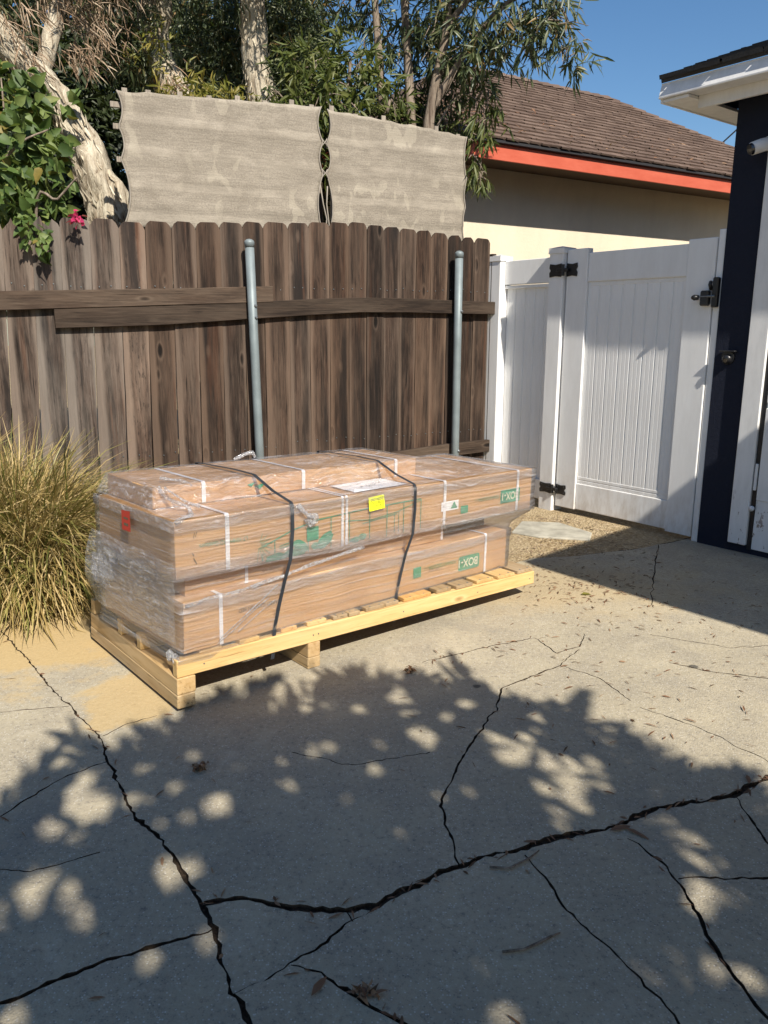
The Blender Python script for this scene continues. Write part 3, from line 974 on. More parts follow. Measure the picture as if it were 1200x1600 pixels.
def post(x0, x1, h, label, y0=-.10, y1=.024):
    t_ = thing('vinyl_post', label, 'gate post', ((x0 + x1) / 2, (y0 + y1) / 2, 0), G)
    vbox('shaft', t_, (x0, y0, -.02), (x1, y1, h), .006)
    e = .007
    c_ = MB().box((x0 - e, y0 - e, h - .035), (x1 + e, y1 + e, h + .004))
    xm, ym = (x0 + x1) / 2, (y0 + y1) / 2
    c_.add([(x0 - e, y0 - e, h + .005), (x1 + e, y0 - e, h + .005), (x1 + e, y1 + e, h + .005), (x0 - e, y1 + e, h + .005), (xm, ym, h + .02)], [(0, 1, 4), (1, 2, 4), (2, 3, 4), (3, 0, 4)])
    c_.build('cap', 'white_vinyl', t_, bevel=.003)
    return t_
post(1.140, 1.268, 1.892, 'square white vinyl post carrying both black gate hinges')
post(1.748, 1.874, 1.875, 'square white vinyl post beside the end of the brown fence')
lp = thing('wall_post', 'slim white vinyl jamb fixed between gate and navy wall', 'gate post', (-.02, -.04, 0), G)
vbox('shaft', lp, (-.043, -.10, 0), (.001, -.008, 1.915), .004)

gate = thing('vinyl_gate', 'closed white vinyl gate with tongue and groove infill and black latch', 'gate', (.56, -.02, 0), G)
ys, yr = 0.0, -.010
vbox('stile', gate, (.006, -.055, .026), (.192, ys, 1.872), .005)
vbox('stile', gate, (.946, -.055, .034), (1.124, ys, 1.880), .005)
vbox('top_rail', gate, (.193, -.05, 1.655), (.945, yr + .002, 1.848), .005)
vbox('bottom_rail', gate, (.193, -.05, .038), (.945, yr, .232), .005)
for z in (1.640,):
    vbox('bead', gate, (.196, -.046, z - .012), (.942, yr - .008, z + .012), .003)
for z in (.246, .272):
    vbox('bead', gate, (.196, -.046, z - .011), (.942, yr - .008, z + .011), .003)
def pickets(par, x0, x1, n, z0, z1, y, seed):
    w = (x1 - x0) / n
    for i in range(n):
        a, b = x0 + i * w, x0 + (i + 1) * w
        g = MB()
        gr = .0055
        # face with V-groove at each side and two shallow flutes
        prof = [(a, y - .007), (a + gr, y), (a + w * .30, y), (a + w * .33, y - .0018), (a + w * .36, y), (a + w * .64, y), (a + w * .67, y - .0018), (a + w * .70, y), (b - gr, y), (b, y - .007), (b, y - .02), (a, y - .02)]
        k = len(prof)
        vs = [(px, py, z0) for px, py in prof] + [(px, py, z1) for px, py in prof]
        fs = [(j, j + k, (j + 1) % k + k, (j + 1) % k) for j in range(k)] + [tuple(range(k)), tuple(range(2 * k - 1, k - 1, -1))]
        g.add(vs, fs).build('picket', 'white_vinyl', par, loc=((a + b) / 2, y, (z0 + z1) / 2))
pickets(gate, .19, .948, 8, .225, 1.66, -.020, 1)
panl = thing('vinyl_fence_panel', 'narrow fixed white vinyl panel between two posts left of the gate', 'fence panel', (1.5, -.04, 0), G)
vbox('top_rail', panl, (1.269, -.075, 1.665), (1.747, -.028, 1.842), .005)
vbox('bottom_rail', panl, (1.269, -.075, .05), (1.747, -.028, .20), .005)
vbox('bead', panl, (1.269, -.07, 1.636), (1.747, -.034, 1.660), .003)
pickets(panl, 1.269, 1.747, 5, .19, 1.66, -.056, 2)

def hinge(z, hh):
    g = MB()
    for x0, x1, y in ((1.150, 1.255, .0255), (1.030, 1.120, .0015)):
        xm = (x0 + x1) / 2
        # plate with ornamental notched ends
        pl = [(x0, z - hh * .5), (xm, z - hh * .42), (x1, z - hh * .5), (x1 + .004, z - hh * .2), (x1 - .008, z), (x1 + .004, z + hh * .2), (x1, z + hh * .5), (xm, z + hh * .42), (x0, z + hh * .5), (x0 - .004, z + hh * .2), (x0 + .008, z), (x0 - .004, z - hh * .2)]
        k = len(pl)
        g.add([(a, y, b) for a, b in pl] + [(a, y + .007, b) for a, b in pl], [tuple(range(k)), tuple(range(2 * k - 1, k - 1, -1))] + [(i, i + k, (i + 1) % k + k, (i + 1) % k) for i in range(k)])
    h_ = g.build('hinge', 'black_iron', gate, bevel=.002)
    for x0, x1, y in ((1.150, 1.255, .0255), (1.030, 1.120, .0015)):
        for q in (-.3, .3):
            for e in (x0 + .016, x1 - .016):
                MB().tube([(e, y + .006, z + hh * q), (e, y + .011, z + hh * q)], [.006, .004], 8).build('screw', 'black_iron', h_)
    MB().tube([(1.135, .030, z - hh * .42), (1.135, .030, z + hh * .42)], .012, 12).build('barrel', 'black_iron', h_)
    MB().box((1.09, .012, z - .012), (1.19, .040, z + .012)).build('arm', 'black_iron', h_, bevel=.004)
hinge(1.742, .092)
hinge(.165, .078)

la = thing('gate_latch', 'black gate latch bridging gate stile and wall jamb', 'latch', (.03, .01, 1.55), G)
MB().box((-.040, -.004, 1.465), (-.004, .030, 1.64)).build('keeper', 'black_iron', la, bevel=.006)
MB().box((.012, .001, 1.475), (.066, .040, 1.565)).build('body', 'black_iron', la, bevel=.008)
MB().tube([(-.03, .034, 1.530), (.095, .034, 1.530)], .007, 10).build('bar', 'bolt_steel', la)
MB().tube([(.075, .03, 1.525), (.098, .045, 1.525), (.104, .058, 1.525)], [.014, .018, .010], 12).build('knob', 'black_iron', la, smooth=True)
MB().tube([(.010, .012, 1.57), (.010, .03, 1.60), (.012, .018, 1.615)], .011, 10).build('lock_cylinder', 'black_iron', la, smooth=True)

# ------------------------------------------------------------------ NAVY GARAGE (face in the gate line)
gar = thing('garage', 'navy stucco garage with white trim, gutter and dark shingle roof at right edge', 'garage', (-2.5, -2, 0), G)
MB().add([(-.046, 0, -.03), (-.264, 0, -.03), (-.264, 0, 2.66), (-.046, 0, 2.66)], [(0, 3, 2, 1)]).build('wall', 'navy_stucco', gar)
g = MB()
g.box((-4.6, -5.0, -.03), (-.046, -.004, 2.66))
g.build('wall', 'navy_stucco', gar)
MB().box((-.372, -.002, .055), (-.258, .026, 2.46)).build('door_trim', 'white_paint', gar, bevel=.004)
MB().box((-3.1, -.002, 2.34), (-.374, .024, 2.46)).build('door_trim', 'white_paint', gar, bevel=.004)
dr = MB().box((-2.9, -.002, .035), (-.400, .006, 2.335)).build('door', 'white_paint', gar, bevel=.003)
for z in (.62, 1.20, 1.78):
    MB().box((-2.9, .006, z - .28), (-.402, .014, z + .27)).build('door_panel', 'white_paint', dr, bevel=.006)
MB().box((-.399, -.002, .03), (-.376, .010, 2.3)).build('door_gap_dark', 'black_plastic', gar)  # black strip added for the dark gap between trim and door
MB().tube([(-.388, .018, .29), (-.388, .034, .29)], .016, 12).build('door_roller', 'white_plastic', gar, smooth=True)
MB().box((-.396, .006, .40), (-.380, .02, .56)).build('door_bracket', 'white_plastic', gar, bevel=.002)
# eave: fascia, soffit, gutter, rake
MB().box((-4.6, .140, 2.565), (.108, .162, 2.70)).build('fascia', 'white_paint', gar, bevel=.002)
MB().box((-4.6, -.40, 2.664), (.27, .139, 2.676)).build('soffit', 'navy_stucco', gar)
MB().box((.110, -2.0, 2.612), (.268, .262, 2.628)).build('rake_soffit', 'white_paint', gar)
MB().box((.269, -2.0, 2.610), (.289, .262, 2.70)).build('rake_board', 'white_paint', gar, bevel=.002)
gut = MB()
pr = [(.163, 2.70), (.163, 2.630), (.283, 2.630), (.284, 2.640), (.262, 2.708), (.266, 2.714), (.254, 2.714), (.254, 2.70)]
k = len(pr)
gut.add([(.290, y, z) for y, z in pr] + [(-4.6, y, z) for y, z in pr], [tuple(range(k)), tuple(range(2 * k - 1, k - 1, -1))] + [(i, i + k, (i + 1) % k + k, (i + 1) % k) for i in range(k)])
gut.build('gutter', 'white_paint', gar, bevel=.003)

def roof_courses(nm, par, mat, org, ux, uy, slope, ulen_fn, courses, expo, tab, seed, thick=.012, lift=.004):
    """rows of separate shingle tabs stepping up a slope; one mesh.
    org: eave corner; ux along the eave, uy horizontally up-slope; ulen_fn(d) -> (x0, x1) at horizontal distance d"""
    rg = random.Random(seed)
    ux, uy = Vector(ux), Vector(uy)
    su = (uy + Vector((0, 0, slope))).normalized()
    nn = ux.cross(su).normalized()
    if nn.z < 0: nn = -nn
    ch = math.sqrt(1 + slope * slope)
    vs, fs = [], []
    for c in range(courses):
        d = c * expo / ch
        x0, x1 = ulen_fn(d)
        if x1 - x0 < .05: break
        x = x0 - rg.random() * tab
        while x < x1:
            w = tab * rg.uniform(.7, 1.25)
            a, b = max(x, x0), min(x + w - .006, x1)
            if b - a > .01:
                dz = rg.uniform(0, .004); dn = rg.uniform(-.008, .008)
                o_ = Vector(org)
                p0 = o_ + ux * a + su * (c * expo + dn) + nn * (lift + thick + dz)
                p1 = o_ + ux * b + su * (c * expo + dn) + nn * (lift + thick + dz)
                p2 = o_ + ux * b + su * ((c + 1.25) * expo) + nn * lift
                p3 = o_ + ux * a + su * ((c + 1.25) * expo) + nn * lift
                q0 = p0 - nn * (thick + dz); q1 = p1 - nn * (thick + dz)
                n0 = len(vs)
                vs += [p0, p1, p2, p3, q0, q1]
                fs += [(n0, n0 + 1, n0 + 2, n0 + 3), (n0 + 4, n0 + 5, n0 + 1, n0)]
            x += w
    g = MB().add(vs, fs)
    o = g.build(nm, mat, par)
    return o

# garage roof: gable with its low eave over the gutter
rs = .36
g = MB()
y1, zA = .27, 2.715
g.add([(.285, y1, zA), (-4.6, y1, zA), (-4.6, y1 - 2.8, zA + 2.8 * rs), (.285, y1 - 2.8, zA + 2.8 * rs), (-4.6, y1 - 5.6, zA), (.285, y1 - 5.6, zA)], [(0, 3, 2, 1), (3, 5, 4, 2)])
rf = g.build('roof', 'grey_shingle', gar)
md = rf.modifiers.new('thick', 'SOLIDIFY'); md.thickness = .03; md.offset = -1
o = roof_courses('shingles', rf, 'grey_shingle', (.26, y1 + .02, zA + .012), (-1, 0, 0), (0, -1, 0), rs, lambda d: (-.03, 4.8), 24, .13, .24, 5, .02)
tag(o, kind='stuff')

# ring-doorbell style sensor and camera on the garage wall
dv = thing('wall_sensor', 'small black motion sensor on the navy wall beside the gate', 'sensor', (-.135, .02, 1.17), G)
MB().tube([(-.135, -.002, 1.172), (-.135, .011, 1.172)], [.044, .040], 16).build('base', 'black_plastic', dv, smooth=False)
MB().tube([(-.135, .010, 1.165), (-.137, .024, 1.160), (-.138, .034, 1.157)], [.028, .028, .016], 16).build('head', 'black_plastic', dv, smooth=True)
MB().box((-.190, .003, 1.204), (-.088, .034, 1.214)).build('hood', 'black_plastic', dv, bevel=.004)
MB().tube([(-.138, .0335, 1.157), (-.138, .0365, 1.157)], .013, 14).build('lens', 'lens_glass', dv)
sc = thing('security_camera', 'white dome ended security camera with black lens under the garage eave', 'security camera', (-.235, .03, 2.32), G)
MB().tube([(-.262, .027, 2.335), (-.262, .040, 2.335)], .038, 16).build('mount', 'white_plastic', sc)
MB().tube([(-.262, .036, 2.335), (-.245, .070, 2.325), (-.215, .12, 2.305)], [.034, .036, .034], 16).build('housing', 'white_plastic', sc, smooth=True)
MB().tube([(-.2155, .119, 2.305), (-.208, .130, 2.301)], [.032, .028], 16).build('lens', 'lens_glass', sc)

# house wing that closes the yard on the right of the camera; its eave corner shades the paving by the gate
W = frame((0, 0, 0), 0)
ec = Vector((.823, 4.433, 0)) - SUN * (3.0 / -SUN.z); ec.z = 3.0
e1 = Vector((math.cos(R(-50.8)), math.sin(R(-50.8)), 0)); e2 = Vector((math.cos(R(43)), math.sin(R(43)), 0))
wing = thing('house_wing', 'cream house wing with white eave beside the yard at right', 'house', (ec.x, ec.y, 0))
def wp(a, b, z): return ec * 1 + e1 * a + e2 * b + Vector((0, 0, z - 3.0))
def slab(a0, a1, b0, b1, z0, z1):
    return MB().add([wp(a0, b0, z0), wp(a1, b0, z0), wp(a1, b1, z0), wp(a0, b1, z0), wp(a0, b0, z1), wp(a1, b0, z1), wp(a1, b1, z1), wp(a0, b1, z1)], [(0, 1, 2, 3), (7, 6, 5, 4), (4, 5, 1, 0), (5, 6, 2, 1), (6, 7, 3, 2), (7, 4, 0, 3)])
slab(.45, 7, .45, 5, -.03, 2.90).build('wall', 'cream_stucco', wing)
slab(0, 7, 0, 5, 2.90, 3.0).build('eave', 'white_paint', wing)
MB().add([wp(.03, .03, 3.004), wp(7, .03, 3.004), wp(7, 4.9, 3.004), wp(.03, 4.9, 3.004), wp(2.5, 2.5, 3.7), wp(7, 2.5, 3.7)], [(0, 1, 5, 4), (0, 4, 3), (3, 4, 5, 2)]).build('roof', 'grey_shingle', wing)
wf = slab(.445, .45, 1.2, 2.2, 1.0, 2.1).build('window_frame', 'white_paint', wing)
slab(.440, .4445, 1.26, 2.14, 1.06, 2.04).build('pane', 'lens_glass', wf)

# ------------------------------------------------------------------ NEIGHBOUR'S HOUSE
Hm = frame((.86, 7.2, 0), 32)
house = thing('neighbour_house', 'cream stucco house with red fascia and brown shingle hip roof behind the gate', 'house', (2, 2, 0), Hm)
HX0, HX1, HD = -.95, 5.62, 2.05
MB().box((HX0 + .5, .50, -.03), (HX1 - .5, 2 * HD - .5, 2.80)).build('wall', 'cream_stucco', house)
MB().box((HX0 + .02, 0, 2.757), (HX1, .022, 2.885)).build('fascia', 'red_fascia_paint', house, bevel=.002)
MB().box((HX0, .023, 2.757), (HX0 + .02, 2 * HD, 2.885)).build('fascia', 'red_fascia_paint', house)
MB().box((HX1 + .001, .0, 2.757), (HX1 + .022, 2 * HD, 2.885)).build('fascia', 'red_fascia_paint', house)
MB().box((HX0 + .03, .024, 2.80), (HX1 - .02, .56, 2.812)).build('soffit', 'soffit_brown', house)
MB().box((HX0 - .01, -.035, 2.886), (HX1 + .03, .04, 2.912)).build('drip_edge', 'cable', house, bevel=.004)
zE, ms = 2.915, .6
g = MB()
rv = [(HX0 - .02, -.03, zE), (HX1 + .02, -.03, zE), (HX1 + .02, 2 * HD, zE), (HX0 - .02, 2 * HD, zE), (HX0 + 2.03, HD, zE + (HD + .03) * ms), (HX1 - 2.03, HD, zE + (HD + .03) * ms)]
g.add(rv, [(0, 1, 5, 4), (1, 2, 5), (2, 3, 4, 5), (3, 0, 4)])
rf = g.build('roof', 'brown_shingle', house)
o = roof_courses('shingles', rf, 'brown_shingle', (0, -.045, zE), (1, 0, 0), (0, 1, 0), ms, lambda d: (HX0 - .03 + d, HX1 + .03 - d), 22, .112, .16, 9, .014)
tag(o, kind='stuff')
# ridge and hip caps
caps = MB()
def cap_line(a, b, n_):
    a, b = Vector(a), Vector(b)
    for i in range(n_):
        p0 = a.lerp(b, i / n_); p1 = a.lerp(b, (i + 1.25) / n_)
        d = (b - a).normalized(); s = d.cross(Vector((0, 0, 1))).normalized()
        up = s.cross(d)
        w, h0, h1 = .10, .035, .020
        caps.add([p0 - s * w - up * .03, p0 + up * h0, p0 + s * w - up * .03, p1 - s * w - up * .045, p1 + up * h1, p1 + s * w - up * .045], [(0, 1, 4, 3), (1, 2, 5, 4), (0, 2, 1)])
cap_line((HX1 - 2.0, HD, rv[4][2] + .01), (HX0 + 2.0, HD, rv[4][2] + .01), 15)
cap_line((HX1 + .0, -.01, zE + .01), (HX1 - 2.03, HD, rv[4][2] + .01), 18)
tag(caps.build('ridge_caps', 'brown_shingle', rf), kind='stuff')

# dead leaves caught on the neighbour's roof
n = 800
rg = np.random.default_rng(4)
hx = np.concatenate([rg.normal(-.1, .30, 420), rg.uniform(-.2, 4.0, n - 420)])
hd = np.concatenate([rg.uniform(.25, .75, 420), np.abs(rg.normal(0, .6, n - 420)) + .05])
hd = np.clip(hd, .05, 1.7)
loc = np.stack([hx, hd, zE + (hd + .03) * ms + .022], 1)
Hn = np.array(Hm)
pw = loc @ Hn[:3, :3].T + Hn[:3, 3]
dirs = rg.normal(size=(n, 3)) * np.array([1, 1, .2])
o = link('roof_leaves', leaves_mesh('roof_leaves', pw, dirs, unit(rg.normal(size=(n, 3)) * .3 + np.array([.3, -.5, .8])), rg.uniform(.03, .08, n), rg.uniform(.008, .018, n), M['dry_leaf']))
tag(o, 'dry fallen leaves lying on the brown shingle roof', 'dry leaves', kind='stuff')

# wires between house and garage
for k, (a, b) in enumerate((((4.2, 12.3, 3.30), (6.2, 11.3, 5.4)), ((4.75, 12.4, 3.42), (6.0, 11.3, 4.75)))):
    a, b = Vector(a), Vector(b)
    pts = [a.lerp(b, i / 8) + Vector((0, 0, -.25 * math.sin(math.pi * i / 8) * .2)) for i in range(9)]
    o = MB().tube(pts, .011, 6).build('utility_wire', 'cable', loc=tuple(a), smooth=True)
    tag(o, ['thicker dark wire slanting across the sky above the far roof hip', 'thin lower dark wire beside the navy wall above the roof hip'][k], 'wire')

# ------------------------------------------------------------------ PALLET
PA = (-.689, 2.609, 0.0)
TILT = math.atan(.030)
Pm = frame(PA, 39.5, TILT)
Bm = frame(PA, 43.0, TILT)
pal = thing('wooden_pallet', 'long pine pallet with mixed deck boards carrying the wrapped boxes', 'pallet', (.9, .43, 0), Pm)
rp = random.Random(12)
def pbox(nm, a, b, mat, tint=1.0, bev=.003, parent=pal, wob=0.0):
    c = tuple((p + q) / 2 for p, q in zip(a, b))
    o = MB().box(a, b).build(nm, mat, parent, loc=c, bevel=bev)
    if not hasattr(tint, '__len__'): tint = (tint, tint, tint)
    o.color = (*tint, 1)
    return o
for i, (v0, tn) in enumerate(((0, 1.12), (.325, 1.05), (.52, 1.0), (.825, .95))):
    pbox('stringer', (-.065, v0, .128), (1.885, v0 + .038, .194), 'pine', (tn, tn * .99, tn * .93))
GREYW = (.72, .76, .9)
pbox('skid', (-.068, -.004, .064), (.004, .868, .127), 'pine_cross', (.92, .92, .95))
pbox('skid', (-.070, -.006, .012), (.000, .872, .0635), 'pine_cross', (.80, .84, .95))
MB().box((-.055, .03, -.002), (-.012, .85, .012)).build('skid_gap_dark', 'rail_wood', pal)  # dark inset piece added for the black gap under the skid
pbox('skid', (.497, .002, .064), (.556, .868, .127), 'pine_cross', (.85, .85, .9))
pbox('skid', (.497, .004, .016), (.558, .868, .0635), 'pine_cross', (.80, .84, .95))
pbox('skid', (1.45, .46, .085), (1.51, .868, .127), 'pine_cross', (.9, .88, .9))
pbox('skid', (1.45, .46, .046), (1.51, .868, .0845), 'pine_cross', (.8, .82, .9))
deck = [(.03, .12, 0), (.19, .275, 0), (.378, .452, 1), (.500, .594, 0), (.627, .700, 2), (.704, .762, 2), (.800, .905, 2), (.910, .985, 2), (1.015, .1 + 1.08, 3), (1.215, 1.310, 2), (1.335, 1.445, 2), (1.475, 1.590, 0), (1.615, 1.737, 0), (1.765, 1.880, 2)]
for u0, u1, kd in deck:
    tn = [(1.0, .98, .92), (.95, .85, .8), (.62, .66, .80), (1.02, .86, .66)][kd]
    k = rp.uniform(.9, 1.08)
    v0 = .008 + rp.uniform(-.004, .010)
    pbox('deck_board', (u0, v0, .195), (u1, .86, .2115 + rp.uniform(-.001, .001)), 'pine_cross', tuple(k * q for q in tn), .002)

nl = MB()
for u0, u1, kd in deck:
    for f in (.25, .75):
        u = u0 + (u1 - u0) * f
        nl.tube([(u, .022, .2116), (u, .022, .2135)], [.004, .003], 6)
for u in (.04, .52, .545, 1.0, 1.47, 1.85):
    nl.tube([(u, .001, .16), (u, -.0015, .16)], [.004, .003], 6)
tag(nl.build('nail_heads', 'bolt_steel', pal), kind='stuff')

# ------------------------------------------------------------------ CARDBOARD BOXES
def soft_box(nm, a, b, label, cat='box', group=None, wob=.004, seed=0):
    """carton with slightly bowed faces and rounded worn edges"""
    t_ = thing(nm, label, cat, ((a[0] + b[0]) / 2, (a[1] + b[1]) / 2, a[2]), Bm, group)
    bm = bmesh.new()
    bmesh.ops.create_cube(bm, size=1)
    for vv in bm.verts:
        vv.co = Vector([(p + q) / 2 + c * (q - p) for p, q, c in zip(a, b, vv.co)])
    for ax, cuts in ((0, 22), (1, 7), (2, 4)):
        es = [e for e in bm.edges if abs((e.verts[1].co - e.verts[0].co)[ax]) > .02 and all(abs((e.verts[1].co - e.verts[0].co)[k]) < 1e-4 for k in range(3) if k != ax)]
        bmesh.ops.subdivide_edges(bm, edges=es, cuts=cuts, use_grid_fill=True)
    for vv in bm.verts:
        q = vv.co * 3.1 + Vector((seed * 7, 0, 0))
        d = noise.noise_vector(q) * wob + noise.noise_vector(q * 3) * wob * .35
        if abs(vv.co.z - a[2]) < 1e-4: d.z = 0
        if abs(vv.co.y - a[1]) < 1e-4: d.y = abs(d.y) * .5
        vv.co += d
    me = bpy.data.meshes.new(nm)
    bm.normal_update()
    bm.to_mesh(me); bm.free()
    me.transform(Matrix.Translation(-ORG[t_]))
    me.materials.append(M['cardboard'])
    o = link('carton', me, t_, ORG[t_])
    for q in me.polygons: q.use_smooth = True
    md = o.modifiers.new('bevel', 'BEVEL'); md.width = .003; md.segments = 2; md.limit_method = 'ANGLE'; md.angle_limit = R(40); md.harden_normals = True
    return t_, o
low, low_c = soft_box('cardboard_box', (-.035, .0, .213), (1.782, .655, .404), 'long cardboard box lying directly on the pallet, green BOX-1 print upside down', 'box', seed=1)
midb, _ = soft_box('cardboard_box', (.004, .055, .405), (1.365, .62, .488), 'thin cardboard box sandwiched between the two long boxes', 'box', seed=2)
up, up_c = soft_box('cardboard_box', (-.057, 0, .493), (1.966, .615, .700), 'long upper cardboard box with green garden drawing and yellow warning label', 'box', seed=3)
topb, top_c = soft_box('cardboard_box', (-.022, .222, .702), (1.336, .605, .782), 'low cardboard box on top of the stack behind the paper sheet', 'box', seed=4)
slabf, _ = soft_box('gap_shadow_block', (1.47, .13, .405), (1.76, .58, .490), 'black block added for the shadow in the gap at the far end of the stack', 'shadow block', seed=5)  # added black block imitates the shadow beside the thin box
slabf_c = _
slabf_c.data.materials[0] = M['black_strap']

def face_m(u, w, v=-.0035, flip=False, rot=0.0):
    """text/print placed on the long front face: local x along u, y up"""
    m_ = Matrix.Translation((u, v, w)) @ Matrix.Rotation(R(90), 4, 'X')
    if flip: m_ = m_ @ Matrix.Rotation(math.pi, 4, 'Z')
    if rot: m_ = m_ @ Matrix.Rotation(rot, 4, 'Z')
    return m_
def put(me, nm, par):
    me.transform(Matrix.Translation(-ORG[par]))
    return link(nm, me, par, ORG[par])
def rrect(u0, u1, w0, w1, y, r_=.012):
    pts = []
    for cx, cz, a0 in ((u1 - r_, w1 - r_, 0), (u0 + r_, w1 - r_, 90), (u0 + r_, w0 + r_, 180), (u1 - r_, w0 + r_, 270)):
        for k in range(4):
            a = R(a0 + k * 30)
            pts.append((cx + r_ * math.cos(a), y, cz + r_ * math.sin(a)))
    return MB().add(pts, [tuple(range(len(pts)))[::-1]])
FY = -.0035
# lower box prints (the carton stands upside down)
b1 = rrect(1.418, 1.572, .250, .322, FY).build('box_badge', 'green_ink', low)
put(text_mesh('BOX-1', .056, 'pale_ink', face_m(1.560, .305, FY - .001, True), .0008, sx=.92), 'badge_lettering', b1)
put(text_mesh('YONWAYS20220704-1-1', .026, 'green_ink', face_m(1.400, .315, FY, True), sx=.80), 'print_line', low)
put(text_mesh('G.W.: 46 KGS', .013, 'dark_ink', face_m(1.28, .318 - .022, FY, True), sx=.9), 'print_line', low)
rrect(1.112, 1.162, .274, .324, FY, .004).build('print_square', 'green_ink', low)
put(text_mesh('RAISED GARDEN BED', .022, 'dark_ink', face_m(.38, .335, FY, True), sx=.9), 'print_line', low)
# upper box prints
b2 = rrect(1.713, 1.868, .546, .614, FY, .004).build('box_badge', 'green_ink', up)
put(text_mesh('BOX-1', .052, 'pale_ink', face_m(1.856, .597, FY - .001, True), .0008, sx=.92), 'badge_lettering', b2)
put(text_mesh('YONWAYS20220704-1-1', .024, 'green_ink', face_m(1.700, .594, FY, True), sx=.72), 'print_line', up)
rrect(1.418, 1.470, .535, .572, FY, .004).build('print_square', 'green_ink', up)
st = rrect(1.282, 1.400, .562, .606, FY, .003).build('shipping_sticker', 'paper', up)
MB().add([(1.345, FY - .001, .569), (1.392, FY - .001, .569), (1.368, FY - .001, .602)], [(0, 2, 1)]).build('sticker_triangle', 'green_ink', st)
put(text_mesh('FSC', .016, 'dark_ink', face_m(1.29, .579, FY - .001)), 'sticker_lettering', st)
put(text_mesh('GARDEN KIT', .014, 'dark_ink', face_m(.145, .617, FY, True), sx=1.1), 'print_line', up)
put(text_mesh('LT YIMMORD Gutdoors', .022, 'green_ink', face_m(.235, .608, FY, True), sx=.9), 'print_line', up)
for u, w in ((.012, .646), (.020, .648)):
    MB().strip([(u, FY, w - .012), (u + .004, FY, w + .008)], .003, Vector((0, -1, 0))).build('print_mark', 'dark_ink', up)
for u, w in ((.006, .575), (.010, .556), (.016, .545)):
    MB().strip([(u, FY, w + .006), (u + .006, FY, w - .006)], .004, Vector((0, -1, 0))).build('print_mark', 'dark_ink', up)
# green drawing: sloping trellis, posts, plants
dw = MB()
Nf = Vector((0, -1, 0))
def ln(pts, wd=.004):
    dw.strip([(a, FY - .0002 * (len(dw.f) % 3), b) for a, b in pts], wd, Nf)
ln([(.302, .556), (.437, .600), (.56, .624), (.727, .632), (.84, .636), (1.145, .640)], .005)
ln([(1.147, .640), (1.147, .500)], .004)
for u, z0, z1 in ((.355, .505, .575), (.728, .500, .630), (.84, .500, .634), (.94, .500, .636), (1.04, .500, .638), (.630, .500, .628), (.515, .500, .615)):
    ln([(u, z0), (u, z1)], .0042)
ln([(.70, .600), (.85, .585), (1.0, .600), (1.145, .634)], .003)
ln([(.80, .575), (1.0, .592)], .003)
ln([(.985, .51), (.985, .60)], .003); ln([(1.01, .51), (1.01, .60)], .003)
ln([(.30, .500), (.30, .53)], .004)
ln([(.375, .545), (.42, .553), (.425, .543), (.375, .537)], .003)
dw.build('drawing_lines', 'green_ink', up)
def blob(cx, cz, rx, rz, ang=0, seed=0, half=False):
    rg_ = random.Random(seed)
    pts = []
    for k in range(18):
        a = 2 * math.pi * k / 18
        x, z = rx * math.cos(a), rz * math.sin(a)
        if half and z < 0: z *= .15
        q = 1 + rg_.uniform(-.08, .08)
        pts.append((cx + (x * math.cos(ang) - z * math.sin(ang)) * q, FY - .0008, cz + (x * math.sin(ang) + z * math.cos(ang)) * q))
    return MB().add(pts, [tuple(range(18))[::-1]])
pots = MB()
pots.add([(.507, FY - .0009, .545), (.566, FY - .0009, .545), (.566, FY - .0009, .600), (.507, FY - .0009, .600)], [(0, 1, 2, 3)])
pots.build('plant_pot_print', 'green_ink', up)
for s_, q in enumerate(((.475, .532, .040, .022, -.5), (.600, .536, .045, .026, .6), (.55, .520, .022, .014, 0), (.36, .497, .050, .026, 0, 1), (.445, .499, .055, .028, 0, 1), (.76, .512, .03, .012, 0), (.80, .520, .022, .014, 0))):
    blob(q[0], q[1], q[2], q[3], q[4], s_, len(q) > 5).build('leaf_print', 'green_ink', up)
fan = MB()
for k in range(9):
    a = R(-100 + k * 22)
    fan.strip([(.285 + .01 * math.cos(a), FY, .565 + .01 * math.sin(a)), (.285 + .06 * math.cos(a), FY, .555 + .055 * math.sin(a))], .002, Nf)
fan.build('fan_print', 'green_ink', up)
# leaf print on the top box front
for s_, (u, w, r1, a) in enumerate(((.44, .742, .028, -.5), (.40, .752, .020, .5))):
    o = MB().add([(u - r1, .218, w), (u, .218, w - r1 * .5), (u + r1, .218, w + r1 * .35), (u, .218, w + r1 * .2)], [(0, 1, 2, 3)]).build('leaf_print', 'green_ink', topb)
# red label on the shaded end of the upper box
rs_ = thing('red_sticker', 'small red sticker on the shaded left end of the wrapped upper box', 'sticker', (-.078, .33, .65), Bm)
MB().add([(-.0785, .295, .612), (-.0785, .365, .610), (-.0785, .365, .685), (-.0785, .295, .690)], [(0, 3, 2, 1)]).build('sticker', 'red_label', rs_)
MB().add([(-.0790, .312, .630), (-.0790, .348, .630), (-.0790, .348, .640), (-.0790, .312, .640), (-.0790, .312, .655), (-.0790, .348, .655), (-.0790, .348, .662), (-.0790, .312, .662)], [(0, 3, 2, 1), (4, 7, 6, 5)]).build('sticker_mark', 'dark_ink', rs_)

